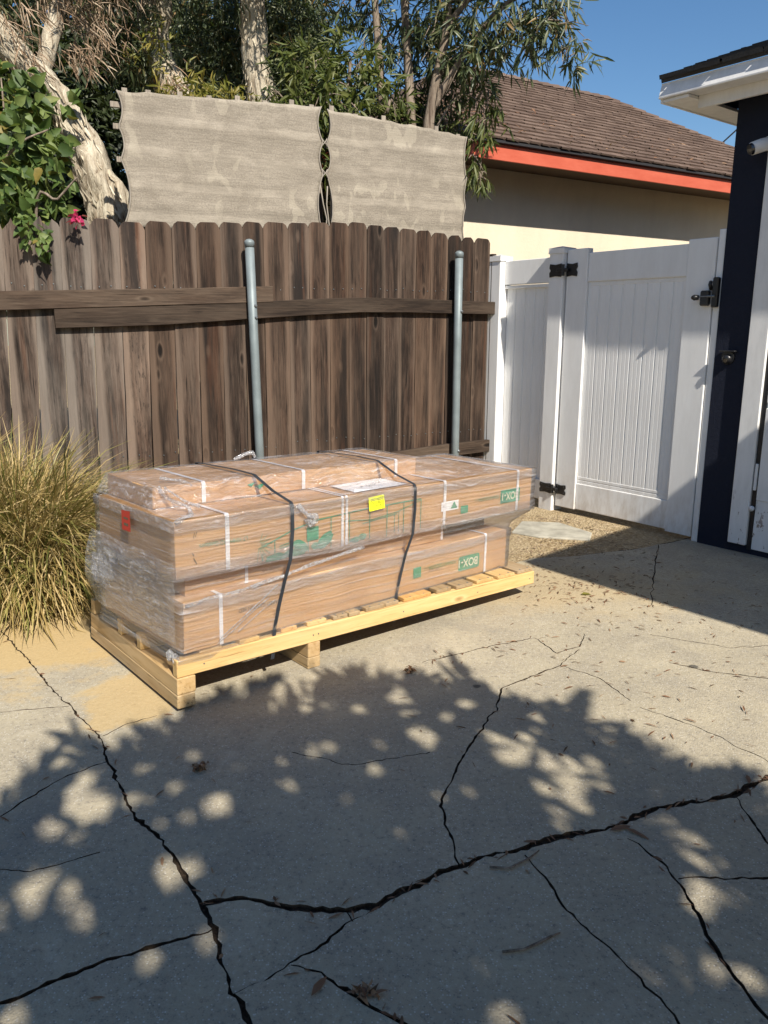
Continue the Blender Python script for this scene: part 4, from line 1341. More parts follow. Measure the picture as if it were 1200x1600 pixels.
# white straps tied round each carton
def wstrap(par, u, v0, w0, w1, wd=.013, back=.6, top_to=None):
    g = MB()
    e = .0045
    pts = [(u, v0 - e, w0), (u, v0 - e, w1 - .004), (u, v0 - e + .006, w1 + e), (u, back, w1 + e)]
    vs = []
    for q in pts:
        vs += [(q[0] - wd / 2, q[1], q[2]), (q[0] + wd / 2, q[1], q[2])]
    g.add(vs, [(2 * i, 2 * i + 1, 2 * i + 3, 2 * i + 2) for i in range(len(pts) - 1)])
    o = g.build('white_strap', 'white_strap', par)
    md = o.modifiers.new('thick', 'SOLIDIFY'); md.thickness = .001
    return o
for u in (.148, .690, .712, 1.303, 1.846): wstrap(up, u, 0, .497, .700, .012 if u in (.69, .712) else .017)
for u in (.114, 1.615): wstrap(low, u, 0, .216, .404, .015)
for u in (.262, 1.352): wstrap(midb, u, .055, .409, .488, .014)
for u in (.185, .66, 1.20): wstrap(topb, u, .222, .705, .782, .017)

# paper sheet and yellow warning label
pp = [(.775, .018), (.78, .22), (1.09, .235), (1.105, .04)]
g = MB()
nx_ = 8
vs = []
for j in range(nx_ + 1):
    for i in range(nx_ + 1):
        fx, fy = i / nx_, j / nx_
        u = (.775 * (1 - fx) + 1.105 * fx) * (1 - fy) + (.785 * (1 - fx) + 1.095 * fx) * fy
        v_ = (.020 * (1 - fx) + .035 * fx) * (1 - fy) + (.200 * (1 - fx) + .215 * fx) * fy
        vs.append((u, v_, .7065 + .004 * abs(noise.noise(Vector((u * 9, v_ * 9, 2)))) ))
g.add(vs, [(j * (nx_ + 1) + i, j * (nx_ + 1) + i + 1, (j + 1) * (nx_ + 1) + i + 1, (j + 1) * (nx_ + 1) + i) for j in range(nx_) for i in range(nx_)])
pap = g.build('paper_sheet', 'paper', loc=(.93, .11, .7065), fr=Bm, smooth=True)
tag(pap, 'white delivery sheet with handwriting lying on the wrapped upper box', 'paper sheet')
sg = MB()
rgx = random.Random(5)
for k, (u, v_) in enumerate(((.86, .075), (.895, .085), (.92, .10), (.955, .11), (.985, .125), (1.01, .14), (.84, .14), (.88, .16))):
    pts = [(u + rgx.uniform(-.018, .018) + .006 * i, v_ + rgx.uniform(-.022, .022), .7120) for i in range(4)]
    sg.strip(pts, .0022, Vector((0, 0, 1)))
sg.build('handwriting', 'black_ink', pap)
yl = thing('warning_label', 'yellow DO NOT DOUBLE STACK label stuck on the stretch film', 'label', (.868, -.014, .656), Bm)
c0 = Matrix.Translation((.868, -.0145, .657)) @ Matrix.Rotation(R(90), 4, 'X') @ Matrix.Rotation(R(3.5), 4, 'Z')
g = MB()
g.add([c0 @ Vector(q) for q in ((-.042, -.030, 0), (.046, -.030, 0), (.042, .030, 0), (-.046, .030, 0))], [(0, 1, 2, 3)])
g.build('sticker', 'yellow_label', yl)
put(text_mesh('DO NOT\nDOUBLE\nSTACK', .0165, 'label_ink', c0 @ Matrix.Translation((0, .0105, .0008)), .0, .15, 'CENTER', 1.05), 'lettering', yl)

# black straps round the whole load
def bstrap(ub, ut, back, label):
    e = .014
    path = [(ub - .006 * 0, -.012, .100), (ub + .005, -.016, .165), (ub + .012, -.010, .22), (ub + .03, -.012, .30), (ub + .055, -.016, .40), (ut - .012, -.018, .49), (ut, -.016, .60), (ut, -.014, .698), (ut, -.004, .712), (ut - .01, .10, .742), (ut - .02, .216, .792), (ut - .03, .35, .797), (ut - .05, .61, .794), (ut - .055, .63, .70), (ut - .06, .67, .40), (ut - .06, .70, .20)]
    g = MB()
    wd = .016
    vs = []
    for q in path:
        vs += [(q[0] - wd / 2, q[1], q[2]), (q[0] + wd / 2, q[1], q[2])]
    g.add(vs, [(2 * i, 2 * i + 1, 2 * i + 3, 2 * i + 2) for i in range(len(path) - 1)])
    o = g.build('packing_strap', 'black_strap', loc=(ut, .3, .2), fr=Bm)
    md = o.modifiers.new('thick', 'SOLIDIFY'); md.thickness = .0012
    tag(o, label, 'packing strap', 'black straps round the pallet load')
bstrap(.334, .430, .6, 'black strap crossing the load left of the paper sheet')
bstrap(.990, 1.098, .6, 'black strap crossing the load right of the yellow label')

# ------------------------------------------------------------------ STRETCH WRAP
# levels: w, u0, u1, v0, v1
LV = [(.178, -.062, 1.70, -.004, .665), (.215, -.050, 1.792, -.009, .668), (.30, -.046, 1.795, -.010, .668), (.385, -.046, 1.794, -.010, .668),
      (.408, -.060, 1.80, -.004, .665), (.435, -.058, 1.84, .020, .66), (.462, -.060, 1.92, .016, .645), (.488, -.066, 1.968, -.006, .630),
      (.52, -.068, 1.978, -.011, .625), (.61, -.068, 1.979, -.012, .625), (.690, -.067, 1.978, -.011, .622), (.704, -.060, 1.972, -.004, .616)]
LW = []
for a, b in zip(LV, LV[1:]):
    k = 3
    for i in range(k):
        f = i / k
        LW.append(tuple(x + (y - x) * f for x, y in zip(a, b)))
LW.append(LV[-1])
NU, NV = 70, 22
vs, fs = [], []
for w, u0, u1, v0, v1 in LW:
    ring = [(u0 + (u1 - u0) * i / NU, v0) for i in range(NU)] + [(u1, v0 + (v1 - v0) * i / NV) for i in range(NV)] + [(u1 - (u1 - u0) * i / NU, v1) for i in range(NU)] + [(u0, v1 - (v1 - v0) * i / NV) for i in range(NV)]
    for (u, v_) in ring:
        on_front = abs(v_ - v0) < 1e-6
        q = Vector((u * 2.2, v_ * 2.2, w * 14))
        d = .0032 * noise.noise(q) + .0022 * noise.noise(q * 2.7)
        gap = 1.0 if .395 < w < .487 else 0.0
        if gap: d = .012 * noise.noise(q * 1.3) + .008 * noise.noise(q * 4)
        cu, cv_ = (u0 + u1) / 2, (v0 + v1) / 2
        nx2 = -1 if abs(u - u0) < 1e-6 else (1 if abs(u - u1) < 1e-6 else 0)
        ny2 = -1 if on_front else (1 if abs(v_ - v1) < 1e-6 else 0)
        zz = w
        if w < .2:    # ragged lower hem, dipping at the near end
            zz = w + .022 * noise.noise(Vector((u * 3, v_ * 3, 1))) + (.03 if u > .8 else 0)
        vs.append((u + nx2 * (abs(d) if not gap else d), v_ + ny2 * (abs(d) if not gap else d), zz))
nr = 2 * (NU + NV)
for j in range(len(LW) - 1):
    for i in range(nr):
        a, b = j * nr + i, j * nr + (i + 1) % nr
        fs.append((a, b, b + nr, a + nr))
wrap = thing('stretch_wrap', 'clear wrinkled stretch film wound round the cardboard boxes', 'stretch wrap', (.9, .3, .2), Bm)
o = MB().add(vs, fs).build('side_film', 'stretch_film', wrap, smooth=True)
# film over the top, draped from the front edge up over the top box
tv, tf = [], []
NX, NY = 90, 40
def top_h(u, v_):
    # box silhouette plus sagging bridge
    base = .7085
    rise = .0
    fv = min(1, max(0, (v_ - .10) / .118)); fv = fv * fv * (3 - 2 * fv)
    fu = min(1, max(0, (1.62 - u) / .29)); fu = fu ** .8
    fl_ = min(1, max(0, (u + .068) / .05))
    return base + .080 * fv * fu * fl_
for j in range(NY + 1):
    for i in range(NX + 1):
        u = -.064 + (1.975 + .064) * i / NX
        v_ = -.006 + (.620 + .006) * j / NY
        q = Vector((u * 3, v_ * 5, 4))
        z = top_h(u, v_) + .003 * noise.noise(q) + .0025 * noise.noise(q * 3.1)
        tv.append((u, v_, max(z, .7045)))
tf = [(j * (NX + 1) + i, j * (NX + 1) + i + 1, (j + 1) * (NX + 1) + i + 1, (j + 1) * (NX + 1) + i) for j in range(NY) for i in range(NX)]
MB().add(tv, tf).build('top_film', 'hazy_film', wrap, smooth=True)
def film_band(w0, w1, off, seed, u0=-.070, u1=1.982, v0=-.012, v1=.626, ends=True):
    vs, fs = [], []
    k = 6
    ring = [(u0 + (u1 - u0) * i / 60, v0) for i in range(60)] + [(u1, v0 + (v1 - v0) * i / 18) for i in range(18)] + [(u1 - (u1 - u0) * i / 60, v1) for i in range(60)] + [(u0, v1 - (v1 - v0) * i / 18) for i in range(18)]
    n = len(ring)
    for j in range(k + 1):
        for i, (u, v_) in enumerate(ring):
            f = j / k
            q = Vector((u * 2.0, v_ * 2.0, seed * 5))
            z = w0 + (w1 - w0) * f + .014 * noise.noise(q) * (1 if j in (0, k) else .6)
            d = off + .0022 * noise.noise(Vector((u * 4, v_ * 4, z * 40 + seed)))
            nx2 = -1 if abs(u - u0) < 1e-6 else (1 if abs(u - u1) < 1e-6 else 0)
            ny2 = -1 if abs(v_ - v0) < 1e-6 else (1 if abs(v_ - v1) < 1e-6 else 0)
            vs.append((u + nx2 * d, v_ + ny2 * d, z))
    fs = [(j * n + i, j * n + (i + 1) % n, (j + 1) * n + (i + 1) % n, (j + 1) * n + i) for j in range(k) for i in range(n)]
    return MB().add(vs, fs).build('film_layer', 'hazy_film', wrap, smooth=True)
film_band(.664, .705, .0030, 1)
film_band(.488, .540, .0034, 2)
film_band(.365, .408, .0030, 3, -.048, 1.797, -.011, .670)
# film pulled taut from the upper box down to the lower one at the near end
vs, fs = [], []
for j in range(13):
    f = j / 12
    for i in range(25):
        g_ = i / 24
        v_ = -.012 + .67 * g_
        u = -.074 + .016 * math.sin(math.pi * f) * 0 - .035 * math.sin(math.pi * f) * max(0, g_ - .35) * 1.6 + .010 * noise.noise(Vector((g_ * 5, f * 4, 9)))
        vs.append((u, v_, .56 - .30 * f + .01 * noise.noise(Vector((g_ * 4, f, 2)))))
fs = [(j * 25 + i, j * 25 + i + 1, (j + 1) * 25 + i + 1, (j + 1) * 25 + i) for j in range(12) for i in range(24)]
MB().add(vs, fs).build('film_layer', 'hazy_film', wrap, smooth=True)
# gathered ropes of film and loose knots
def rope(pts, r_, seed, nm='film_gather', n=10):
    pts = [Vector(q) for q in pts]
    dn = []
    for a, b in zip(pts, pts[1:]):
        for i in range(6): dn.append(a.lerp(b, i / 6))
    dn.append(pts[-1])
    rad = [r_ * (1 + .5 * noise.noise(q * 25 + Vector((seed, 0, 0)))) for q in dn]
    g = MB().tube([q + noise.noise_vector(q * 22 + Vector((seed, 3, 0))) * r_ * .6 for q in dn], rad, n, jitter=.5)
    return g.build(nm, 'crumpled_film', wrap, smooth=True)
rope([(.455, -.018, .700), (.475, -.022, .675), (.50, -.024, .650), (.52, -.026, .640)], .011, 1)
rope([(.50, -.02, .655), (.525, -.03, .648), (.53, -.03, .625), (.505, -.026, .615), (.495, -.024, .635)], .013, 2)
rope([(-.03, -.006, .392), (.06, .002, .398), (.16, .004, .402), (.26, -.004, .410), (.40, -.008, .428), (.60, -.010, .455), (.80, -.012, .475)], .007, 3)
rope([(.10, -.012, .24), (.20, -.013, .30), (.30, -.013, .36), (.36, -.014, .40)], .0022, 4, n=6)
rope([(.09, -.012, .225), (.16, -.013, .262), (.26, -.013, .325), (.32, -.014, .355)], .0016, 5, n=6)
rope([(.18, -.012, .25), (.30, -.013, .318), (.35, -.014, .342)], .0014, 6, n=6)
rope([(.05, .30, .80), (.10, .24, .795), (.14, .225, .775)], .006, 7)
rope([(.56, .60, .79), (.60, .58, .815), (.64, .57, .82), (.66, .58, .80)], .007, 8)
rope([(-.055, -.004, .700), (.03, .03, .712), (.06, .12, .722), (.02, .20, .745), (.0, .22, .785)], .007, 9)
rope([(.02, .21, .78), (.06, .15, .74), (.10, .10, .715)], .006, 12)
for k, (u, v_, w, r_) in enumerate(((-.075, .60, .43, .05), (-.070, .56, .40, .045), (-.06, .64, .38, .05), (-.06, .06, .20, .02), (-.055, .03, .185, .022))):
    bm = bmesh.new()
    bmesh.ops.create_icosphere(bm, subdivisions=3, radius=r_)
    for vv in bm.verts:
        q = vv.co.copy()
        vv.co += q.normalized() * (noise.noise(q * 40 + Vector((k * 5, 0, 0))) * r_ * .7)
        vv.co.x *= .45
        vv.co += Vector((u, v_, w)) - ORG[wrap]
    me = bpy.data.meshes.new('film_bunch'); bm.to_mesh(me); bm.free()
    me.materials.append(M['crumpled_film'])
    for q in me.polygons: q.use_smooth = True
    link('film_bunch', me, wrap, ORG[wrap])

# ------------------------------------------------------------------ PLANTING: dry ornamental grass by the fence
def grass_clump(cx, cy, rx, ry, h, n, seed, label, nm='ornamental_grass'):
    rg = np.random.default_rng(seed)
    t_ = thing(nm, label, 'grass clump', (cx, cy, 0))
    for part, mat, frac, hs in (('green_blades', 'green_blade', .30, .95), ('dry_blades', 'dry_blade', .70, .92)):
        k = int(n * frac)
        ang = rg.uniform(0, 2 * np.pi, k); rad = np.sqrt(rg.random(k))
        bx_, by_ = cx + rx * rad * np.cos(ang) * .75, cy + ry * rad * np.sin(ang) * .75
        out = np.stack([np.cos(ang) * rx, np.sin(ang) * ry, np.zeros(k)], 1)
        out = unit(out + rg.normal(size=(k, 3)) * .55 * np.array([1, 1, 0]))
        lean = np.clip(rad * .8 + rg.normal(0, .5, k), -.8, 1.7)
        ln_ = h * hs * rg.uniform(.45, 1.18, k)
        wd_ = rg.uniform(.004, .0115, k)
        segs = 5
        P0 = np.stack([bx_, by_, np.zeros(k) - .01], 1)
        side = unit(np.cross(out, np.array([0, 0, 1.0])) + rg.normal(size=(k, 3)) * .35)
        pts = [P0]
        cur = P0.copy()
        bend = rg.uniform(.25, .55, k)
        th = lean * .45
        for s_ in range(segs):
            d = out * np.sin(th)[:, None] + np.array([0, 0, 1.0]) * np.cos(th)[:, None]
            cur = cur + d * (ln_ / segs)[:, None] + rg.normal(size=(k, 3)) * .006
            cur[:, 2] = np.maximum(cur[:, 2], .004)
            th = th + bend * (.35 + rad * .9)
            th = np.minimum(th, 2.6)
            pts.append(cur.copy())
        rows = []
        for s_, q in enumerate(pts):
            w_ = wd_ * [1, 1, .95, .8, .55, .08][s_]
            rows.append(q - side * w_[:, None] * .5); rows.append(q + side * w_[:, None] * .5)
        v = np.stack(rows, 1)
        nv = 2 * (segs + 1)
        f = (np.arange(k) * nv)[:, None, None] + np.array([[2 * s_, 2 * s_ + 1, 2 * s_ + 3, 2 * s_ + 2] for s_ in range(segs)])[None]
        me = fast_mesh(part, v.reshape(-1, 3) - np.array(ORG[t_]), f.reshape(-1, 4), 4, M[mat])
        tag(link(part, me, t_, ORG[t_]), kind='stuff')
    k = int(n * .45)
    dr = unit(np.abs(rg.normal(size=(k, 3))) * np.sign(rg.normal(size=(k, 3)) * np.array([1, 1, 0]) + np.array([0, 0, 1])))
    P_ = np.array([cx, cy, 0]) + dr * np.array([rx * .95, ry * .95, h * .62]) * (rg.random((k, 1)) ** .3)
    D_ = unit(rg.normal(size=(k, 3)) + np.array([0, -.2, -.35]) + dr * .6)
    me = leaves_mesh('straw_mat', P_ - np.array(ORG[t_]), D_, unit(rg.normal(size=(k, 3)) + np.array([0, -.5, .6])), rg.uniform(.06, .20, k), rg.uniform(.004, .010, k), M['dry_blade'], .35, 'blade')
    tag(link('straw_mat', me, t_, ORG[t_]), kind='stuff')
    return t_
grass_clump(-1.96, 4.02, .52, .46, .88, 8200, 21, 'tall dry yellow green ornamental grass clump nearest the pallet')
grass_clump(-2.55, 4.25, .50, .42, .95, 4200, 22, 'ornamental grass clump at the left edge against the fence')
grass_clump(-1.78, 3.72, .34, .30, .60, 3600, 23, 'low straw coloured grass drooping onto the sandy paving')
grass_clump(-1.62, 4.42, .30, .25, .60, 2600, 24, 'short green grass clump between the pallet and the fence')

# ------------------------------------------------------------------ TREES AND CLIMBERS BEYOND THE FENCE
def limb(par, pts, rad, mat='paper_bark', nm='trunk', n=14, jit=.25):
    pts = [Vector(q) for q in pts]
    dn, rd = [], []
    for i in range(len(pts) - 1):
        for k in range(5):
            f = k / 5
            p0, p1, p2, p3 = pts[max(i - 1, 0)], pts[i], pts[i + 1], pts[min(i + 2, len(pts) - 1)]
            q = .5 * ((2 * p1) + (p2 - p0) * f + (2 * p0 - 5 * p1 + 4 * p2 - p3) * f * f + (3 * p1 - p0 - 3 * p2 + p3) * f ** 3)
            dn.append(q); rd.append(rad[i] + (rad[i + 1] - rad[i]) * f)
    dn.append(pts[-1]); rd.append(rad[-1])
    return MB().tube(dn, rd, n, jitter=jit).build(nm, mat, par, smooth=True)

IVY=[(-2.47,5.60,2.86,0.18),(-2.41,5.50,2.61,0.20),(-2.31,5.40,2.36,0.22),(-2.34,5.20,2.13,0.17),(-2.27,5.40,2.12,0.13),(-2.33,5.60,2.50,0.16),(-2.16,5.70,2.80,0.06),(-2.14,5.02,1.97,0.09),(-2.58,5.30,2.37,0.26),(-2.64,5.60,2.82,0.28)]
HANG=[(-2.05,4.86,1.89,0.055),(-2.01,4.86,1.82,0.035),(-2.10,4.86,1.93,0.05)]
BACK=[(-3.63,8.50,4.10,0.49),(-3.10,8.30,3.53,0.54),(-2.75,8.20,2.93,0.47),(-2.47,8.50,3.76,0.49),(-1.88,8.50,4.10,0.49),(-1.41,8.60,3.78,0.49),(-0.89,8.60,4.13,0.39),(-1.68,8.30,3.47,0.41),(-3.33,8.20,3.34,0.54),(-2.83,7.80,2.41,0.38),(-0.92,8.00,3.45,0.33),(-4.16,8.50,3.87,0.63),(-4.13,8.20,2.88,0.60),(-2.96,8.60,4.36,0.42),(-2.39,8.60,4.36,0.42)]
MID=[(-1.60,7.30,3.85,0.27),(-1.39,7.20,3.53,0.27),(-0.86,7.30,3.81,0.24),(-0.67,7.00,3.43,0.23),(-1.39,6.90,3.16,0.18),(-0.74,6.90,3.26,0.16),(-1.23,7.60,3.81,0.19),(-1.77,6.80,3.32,0.17),(-1.90,6.60,3.40,0.19),(-2.06,6.50,3.45,0.19),(-0.68,7.20,3.91,0.24),(-1.28,7.30,3.95,0.24),(-1.98,6.60,3.66,0.22),(-1.71,7.20,3.53,0.18)]
LIT=[(-0.58,6.50,3.23,0.19),(-0.38,6.40,3.12,0.17),(-0.24,6.50,3.30,0.15),(-0.14,6.40,3.08,0.14),(-0.47,6.30,2.96,0.14),(-0.72,6.40,2.97,0.13),(-0.26,6.30,2.92,0.11),(-0.02,6.45,3.00,0.14),(0.15,6.60,2.95,0.12)]
WILLOW=[(0.10,6.60,3.48,0.16),(0.24,6.60,3.61,0.16),(0.43,6.50,3.45,0.19),(0.57,6.50,3.58,0.19),(0.66,6.40,3.33,0.18),(0.50,6.75,3.30,0.16),(0.30,6.75,3.30,0.14),(0.75,6.40,3.55,0.18),(0.92,6.30,3.55,0.18),(1.11,6.30,3.53,0.18),(1.23,6.20,3.39,0.15),(1.33,6.20,3.25,0.10),(1.01,6.20,3.31,0.11),(1.18,6.20,3.54,0.16),(1.40,6.20,3.31,0.07),(0.73,6.75,3.21,0.09),(0.46,6.75,3.03,0.11),(0.25,6.75,3.08,0.13),(0.54,6.75,2.92,0.06),(-0.05,6.80,3.73,0.17),(-0.20,6.90,3.81,0.12),(-0.36,7.00,3.80,0.11),(0.43,6.50,3.66,0.18),(0.80,6.35,3.40,0.14),(0.00,6.75,3.30,0.15)]
DROOP=[(0.76,6.50,2.87,0.08),(0.71,6.50,2.74,0.07),(0.69,6.50,2.60,0.07),(0.73,6.50,2.49,0.06),(0.78,6.50,3.06,0.07),(0.50,6.70,2.87,0.08),(0.31,6.70,2.89,0.07)]
ABOVE=[(-2.27,6.30,3.95,0.36),(-1.71,6.40,4.05,0.37),(-1.14,6.60,4.15,0.38),(-0.57,6.60,4.15,0.32),(-2.69,6.20,3.90,0.36),(-1.92,6.00,4.15,0.44),(-1.23,6.20,4.30,0.46),(-3.05,6.20,3.80,0.41),(-2.82,6.00,4.12,0.44),(-0.58,6.30,4.35,0.41)]
WABOVE=[(0.00,6.60,4.08,0.27),(0.56,6.40,3.95,0.26),(0.99,6.20,3.88,0.20),(.5,6.3,4.3,.35),(1.1,6.2,4.1,.28)]

tr1 = thing('paperbark_tree', 'leaning paperbark tree with peeling cream trunk left of the shade screen', 'tree', (-1.82, 5.95, 0))
limb(tr1, [(-1.86, 5.95, -.05), (-1.88, 5.95, 1.4), (-1.97, 5.95, 2.15), (-2.07, 5.95, 2.46), (-2.18, 5.95, 2.72), (-2.27, 5.95, 2.90), (-2.42, 5.95, 3.07), (-2.63, 5.95, 3.29), (-2.84, 5.9, 3.55), (-3.1, 5.85, 4.3)], [.19, .165, .145, .125, .098, .085, .082, .095, .10, .09], n=26, jit=.55)
limb(tr1, [(-2.40, 6.0, 3.05), (-2.30, 6.15, 3.5), (-2.15, 6.2, 4.2)], [.06, .055, .05], nm='limb')
scatter_leaves('crown', ABOVE, 210, (.07, .12), (.010, .018), 'willow_leaf', tr1, .5, .8, seed=31)
tr2 = thing('paperbark_tree', 'grey paperbark tree with bent trunk behind the left cloth panel', 'tree', (-1.58, 6.75, 0))
limb(tr2, [(-1.58, 6.75, -.05), (-1.58, 6.75, 2.5), (-1.62, 6.75, 3.06), (-1.74, 6.75, 3.36), (-1.80, 6.75, 3.56), (-1.74, 6.75, 3.84), (-1.66, 6.75, 4.6)], [.20, .17, .14, .10, .105, .12, .10])
scatter_leaves('crown', [c for c in MID if c[0] < -1.35], 330, (.07, .12), (.010, .018), 'willow_leaf', tr2, .5, .8, seed=32)
tr3 = thing('paperbark_tree', 'pale straight paperbark tree rising behind the middle of the cloth screen', 'tree', (-.96, 6.8, 0))
limb(tr3, [(-.96, 6.8, -.05), (-.96, 6.8, 2.4), (-.97, 6.8, 3.1), (-1.01, 6.8, 3.4), (-1.02, 6.8, 3.85), (-1.0, 6.8, 4.7)], [.15, .13, .115, .10, .098, .085])
scatter_leaves('crown', [c for c in MID if c[0] >= -1.35], 430, (.07, .13), (.011, .019), 'willow_leaf', tr3, .5, .8, seed=33)

# peeling fibrous bark
def bark(par, centers, n, seed, ln=(.12, .40)):
    rg = np.random.default_rng(seed)
    idx = rg.integers(0, len(centers), n)
    C = np.array(centers)[idx]
    off = rg.normal(size=(n, 3)) * C[:, 3:4] * np.array([1, .6, .7])
    P_ = C[:, :3] + off
    D_ = unit(np.stack([rg.normal(0, .5, n) + .35, rg.normal(-.15, .3, n), -np.abs(rg.normal(.8, .5, n))], 1))
    N_ = unit(rg.normal(size=(n, 3)) + np.array([0, -1, .5]))
    me = leaves_mesh('bark_strips', P_ - np.array(ORG[par]), D_, N_, rg.uniform(*ln, n), rg.uniform(.003, .010, n), M['bark_strip'], .3, 'blade')
    o = link('bark_strips', me, par, ORG[par])
    return tag(o, kind='stuff')
bark(tr1, [(-2.16, 6.15, 3.50, .10), (-2.02, 6.15, 3.40, .09), (-2.12, 6.12, 3.22, .07), (-2.28, 6.15, 3.62, .09), (-1.92, 6.2, 3.62, .10)], 700, 41, (.05, .15))
def flakes(par, path, n, seed):
    rg = np.random.default_rng(seed)
    P_, D_, N_ = [], [], []
    for _ in range(n):
        i = rg.integers(0, len(path) - 1); f = rg.random()
        a, b = Vector(path[i][:3]), Vector(path[i + 1][:3])
        r_ = path[i][3] * (1 - f) + path[i + 1][3] * f
        d = (b - a).normalized()
        an = rg.uniform(-2.4, 1.0)
        s_ = d.cross(Vector((0, 1, 0))).normalized(); w_ = d.cross(s_)
        nn = (s_ * math.cos(an) + w_ * math.sin(an)).normalized()
        if nn.y > .35: nn = -nn
        P_.append(a.lerp(b, f) + nn * (r_ * 1.02)); N_.append(nn + Vector(rg.normal(0, .25, 3)))
        D_.append(d * (1 if rg.random() < .5 else -1) + nn * rg.uniform(.0, .22) + Vector(rg.normal(0, .16, 3)))
    P_, D_, N_ = (np.array([tuple(q) for q in L]) for L in (P_, D_, N_))
    me = leaves_mesh('bark_flakes', P_ - np.array(ORG[par]), D_, N_, rg.uniform(.03, .10, n), rg.uniform(.006, .018, n), M['bark_flake'], -.1, 'blade')
    return tag(link('bark_flakes', me, par, ORG[par]), kind='stuff')
flakes(tr1, [(-1.93, 5.95, 1.9, .15), (-1.97, 5.95, 2.15, .145), (-2.07, 5.95, 2.46, .125), (-2.18, 5.95, 2.72, .098), (-2.27, 5.95, 2.90, .085), (-2.42, 5.95, 3.07, .082), (-2.63, 5.95, 3.29, .095), (-2.84, 5.9, 3.55, .10)], 420, 51)
flakes(tr2, [(-1.60, 6.75, 2.8, .15), (-1.62, 6.75, 3.06, .14), (-1.74, 6.75, 3.36, .10), (-1.80, 6.75, 3.56, .105), (-1.74, 6.75, 3.84, .12)], 200, 52)
flakes(tr3, [(-.96, 6.8, 2.7, .12), (-.97, 6.8, 3.1, .115), (-1.01, 6.8, 3.4, .10), (-1.02, 6.8, 3.85, .098)], 160, 53)
bark(tr1, [(-2.42, 5.80, 3.22, .05), (-2.35, 5.82, 3.10, .04), (-2.50, 5.80, 3.35, .07), (-2.38, 5.82, 3.40, .07)], 120, 44, (.05, .20))
bark(tr1, [(-1.94, 5.78, 2.06, .05), (-1.90, 5.80, 2.0, .06)], 110, 42, (.04, .12))
bark(tr2, [(-1.56, 6.58, 3.05, .07), (-1.62, 6.58, 3.2, .06)], 110, 43, (.06, .2))

# multi-stemmed willow-leaved tree by the house
tr4 = thing('willow_leaved_tree', 'multi stemmed narrow leaved tree overhanging the neighbour roof against the sky', 'tree', (.25, 6.45, 0))
for pts, rad in (
    ([(.15, 6.5, -.05), (.12, 6.5, 2.2), (.0, 6.5, 2.9), (-.05, 6.6, 3.5), (-.12, 6.7, 4.4)], [.07, .05, .035, .03, .02]),
    ([(.22, 6.45, -.05), (.22, 6.45, 2.3), (.20, 6.5, 3.0), (.16, 6.55, 3.6), (.1, 6.6, 4.4)], [.07, .045, .035, .03, .02]),
    ([(.30, 6.42, -.05), (.32, 6.42, 2.4), (.36, 6.42, 3.0), (.46, 6.45, 3.5), (.50, 6.5, 4.4)], [.07, .05, .038, .034, .025]),
    ([(.36, 6.45, 2.95), (.55, 6.4, 3.25), (.85, 6.35, 3.6), (1.2, 6.25, 3.75)], [.035, .025, .02, .012]),
    ([(.46, 6.45, 3.5), (.7, 6.4, 3.75), (1.0, 6.3, 3.8), (1.25, 6.2, 3.55), (1.38, 6.2, 3.3)], [.025, .02, .016, .010, .005]),
    ([(.33, 6.45, 2.7), (.55, 6.5, 3.05), (.74, 6.5, 3.0), (.77, 6.5, 2.8), (.74, 6.5, 2.5)], [.010, .007, .005, .004, .002])):
    limb(tr4, pts, rad, 'stem_bark', 'stem', 9, .15)
twg = MB()
rgt = random.Random(8)
for (x, y, z, r_) in WILLOW + LIT + DROOP:
    for k in range(5):
        a = Vector((x, y, z)) + Vector((rgt.uniform(-1, 1), rgt.uniform(-1, 1), rgt.uniform(-.2, 1))) * r_ * .6
        b = a + Vector((rgt.uniform(-1, 1), rgt.uniform(-.6, .6), rgt.uniform(-1.2, .4))) * r_ * 1.6
        twg.tube([a, a.lerp(b, .5) + Vector((0, 0, r_ * .15)), b], [.006, .004, .002], 5)
tag(twg.build('twigs', 'stem_bark', tr4), kind='stuff')
scatter_leaves('crown', WILLOW + WABOVE + [(.35, 6.7, 3.55, .18), (.55, 6.7, 3.15, .15), (.30, 6.8, 3.0, .14), (.62, 6.6, 3.3, .13), (.1, 6.8, 3.1, .14), (.75, 6.6, 3.2, .10)], 190, (.08, .14), (.011, .021), 'willow_leaf', tr4, .6, .75, seed=34)
scatter_leaves('drooping_sprays', DROOP, 430, (.08, .14), (.012, .020), 'bright_leaf', tr4, .9, .6, seed=35)
sh = thing('oleander_shrub', 'sunlit green narrow leaved shrub showing just above the cloth screen', 'shrub', (-.3, 6.4, 0))
for pts in ([(-.5, 6.45, 0), (-.5, 6.45, 2.5), (-.56, 6.5, 3.2)], [(-.3, 6.42, 0), (-.3, 6.42, 2.4), (-.25, 6.45, 3.3)], [(-.1, 6.38, 0), (-.1, 6.38, 2.3), (.05, 6.35, 3.0)]):
    limb(sh, pts, [.03, .022, .010], 'stem_bark', 'stem', 8, .1)
scatter_leaves('crown', LIT + [(-.9, 6.5, 2.9, .12), (-.3, 6.5, 2.75, .2), (-.6, 6.5, 2.75, .2), (.1, 6.65, 2.8, .15)], 330, (.08, .14), (.013, .024), 'bright_leaf', sh, .25, .85, seed=36)
ys = thing('yellow_shrub', 'yellow green small leaved shrub peeping over the left cloth panel', 'shrub', (-1.2, 6.2, 0))
limb(ys, [(-1.2, 6.2, 0), (-1.2, 6.2, 2.4), (-1.25, 6.2, 2.9)], [.03, .022, .010], 'stem_bark', 'stem', 8, .1)
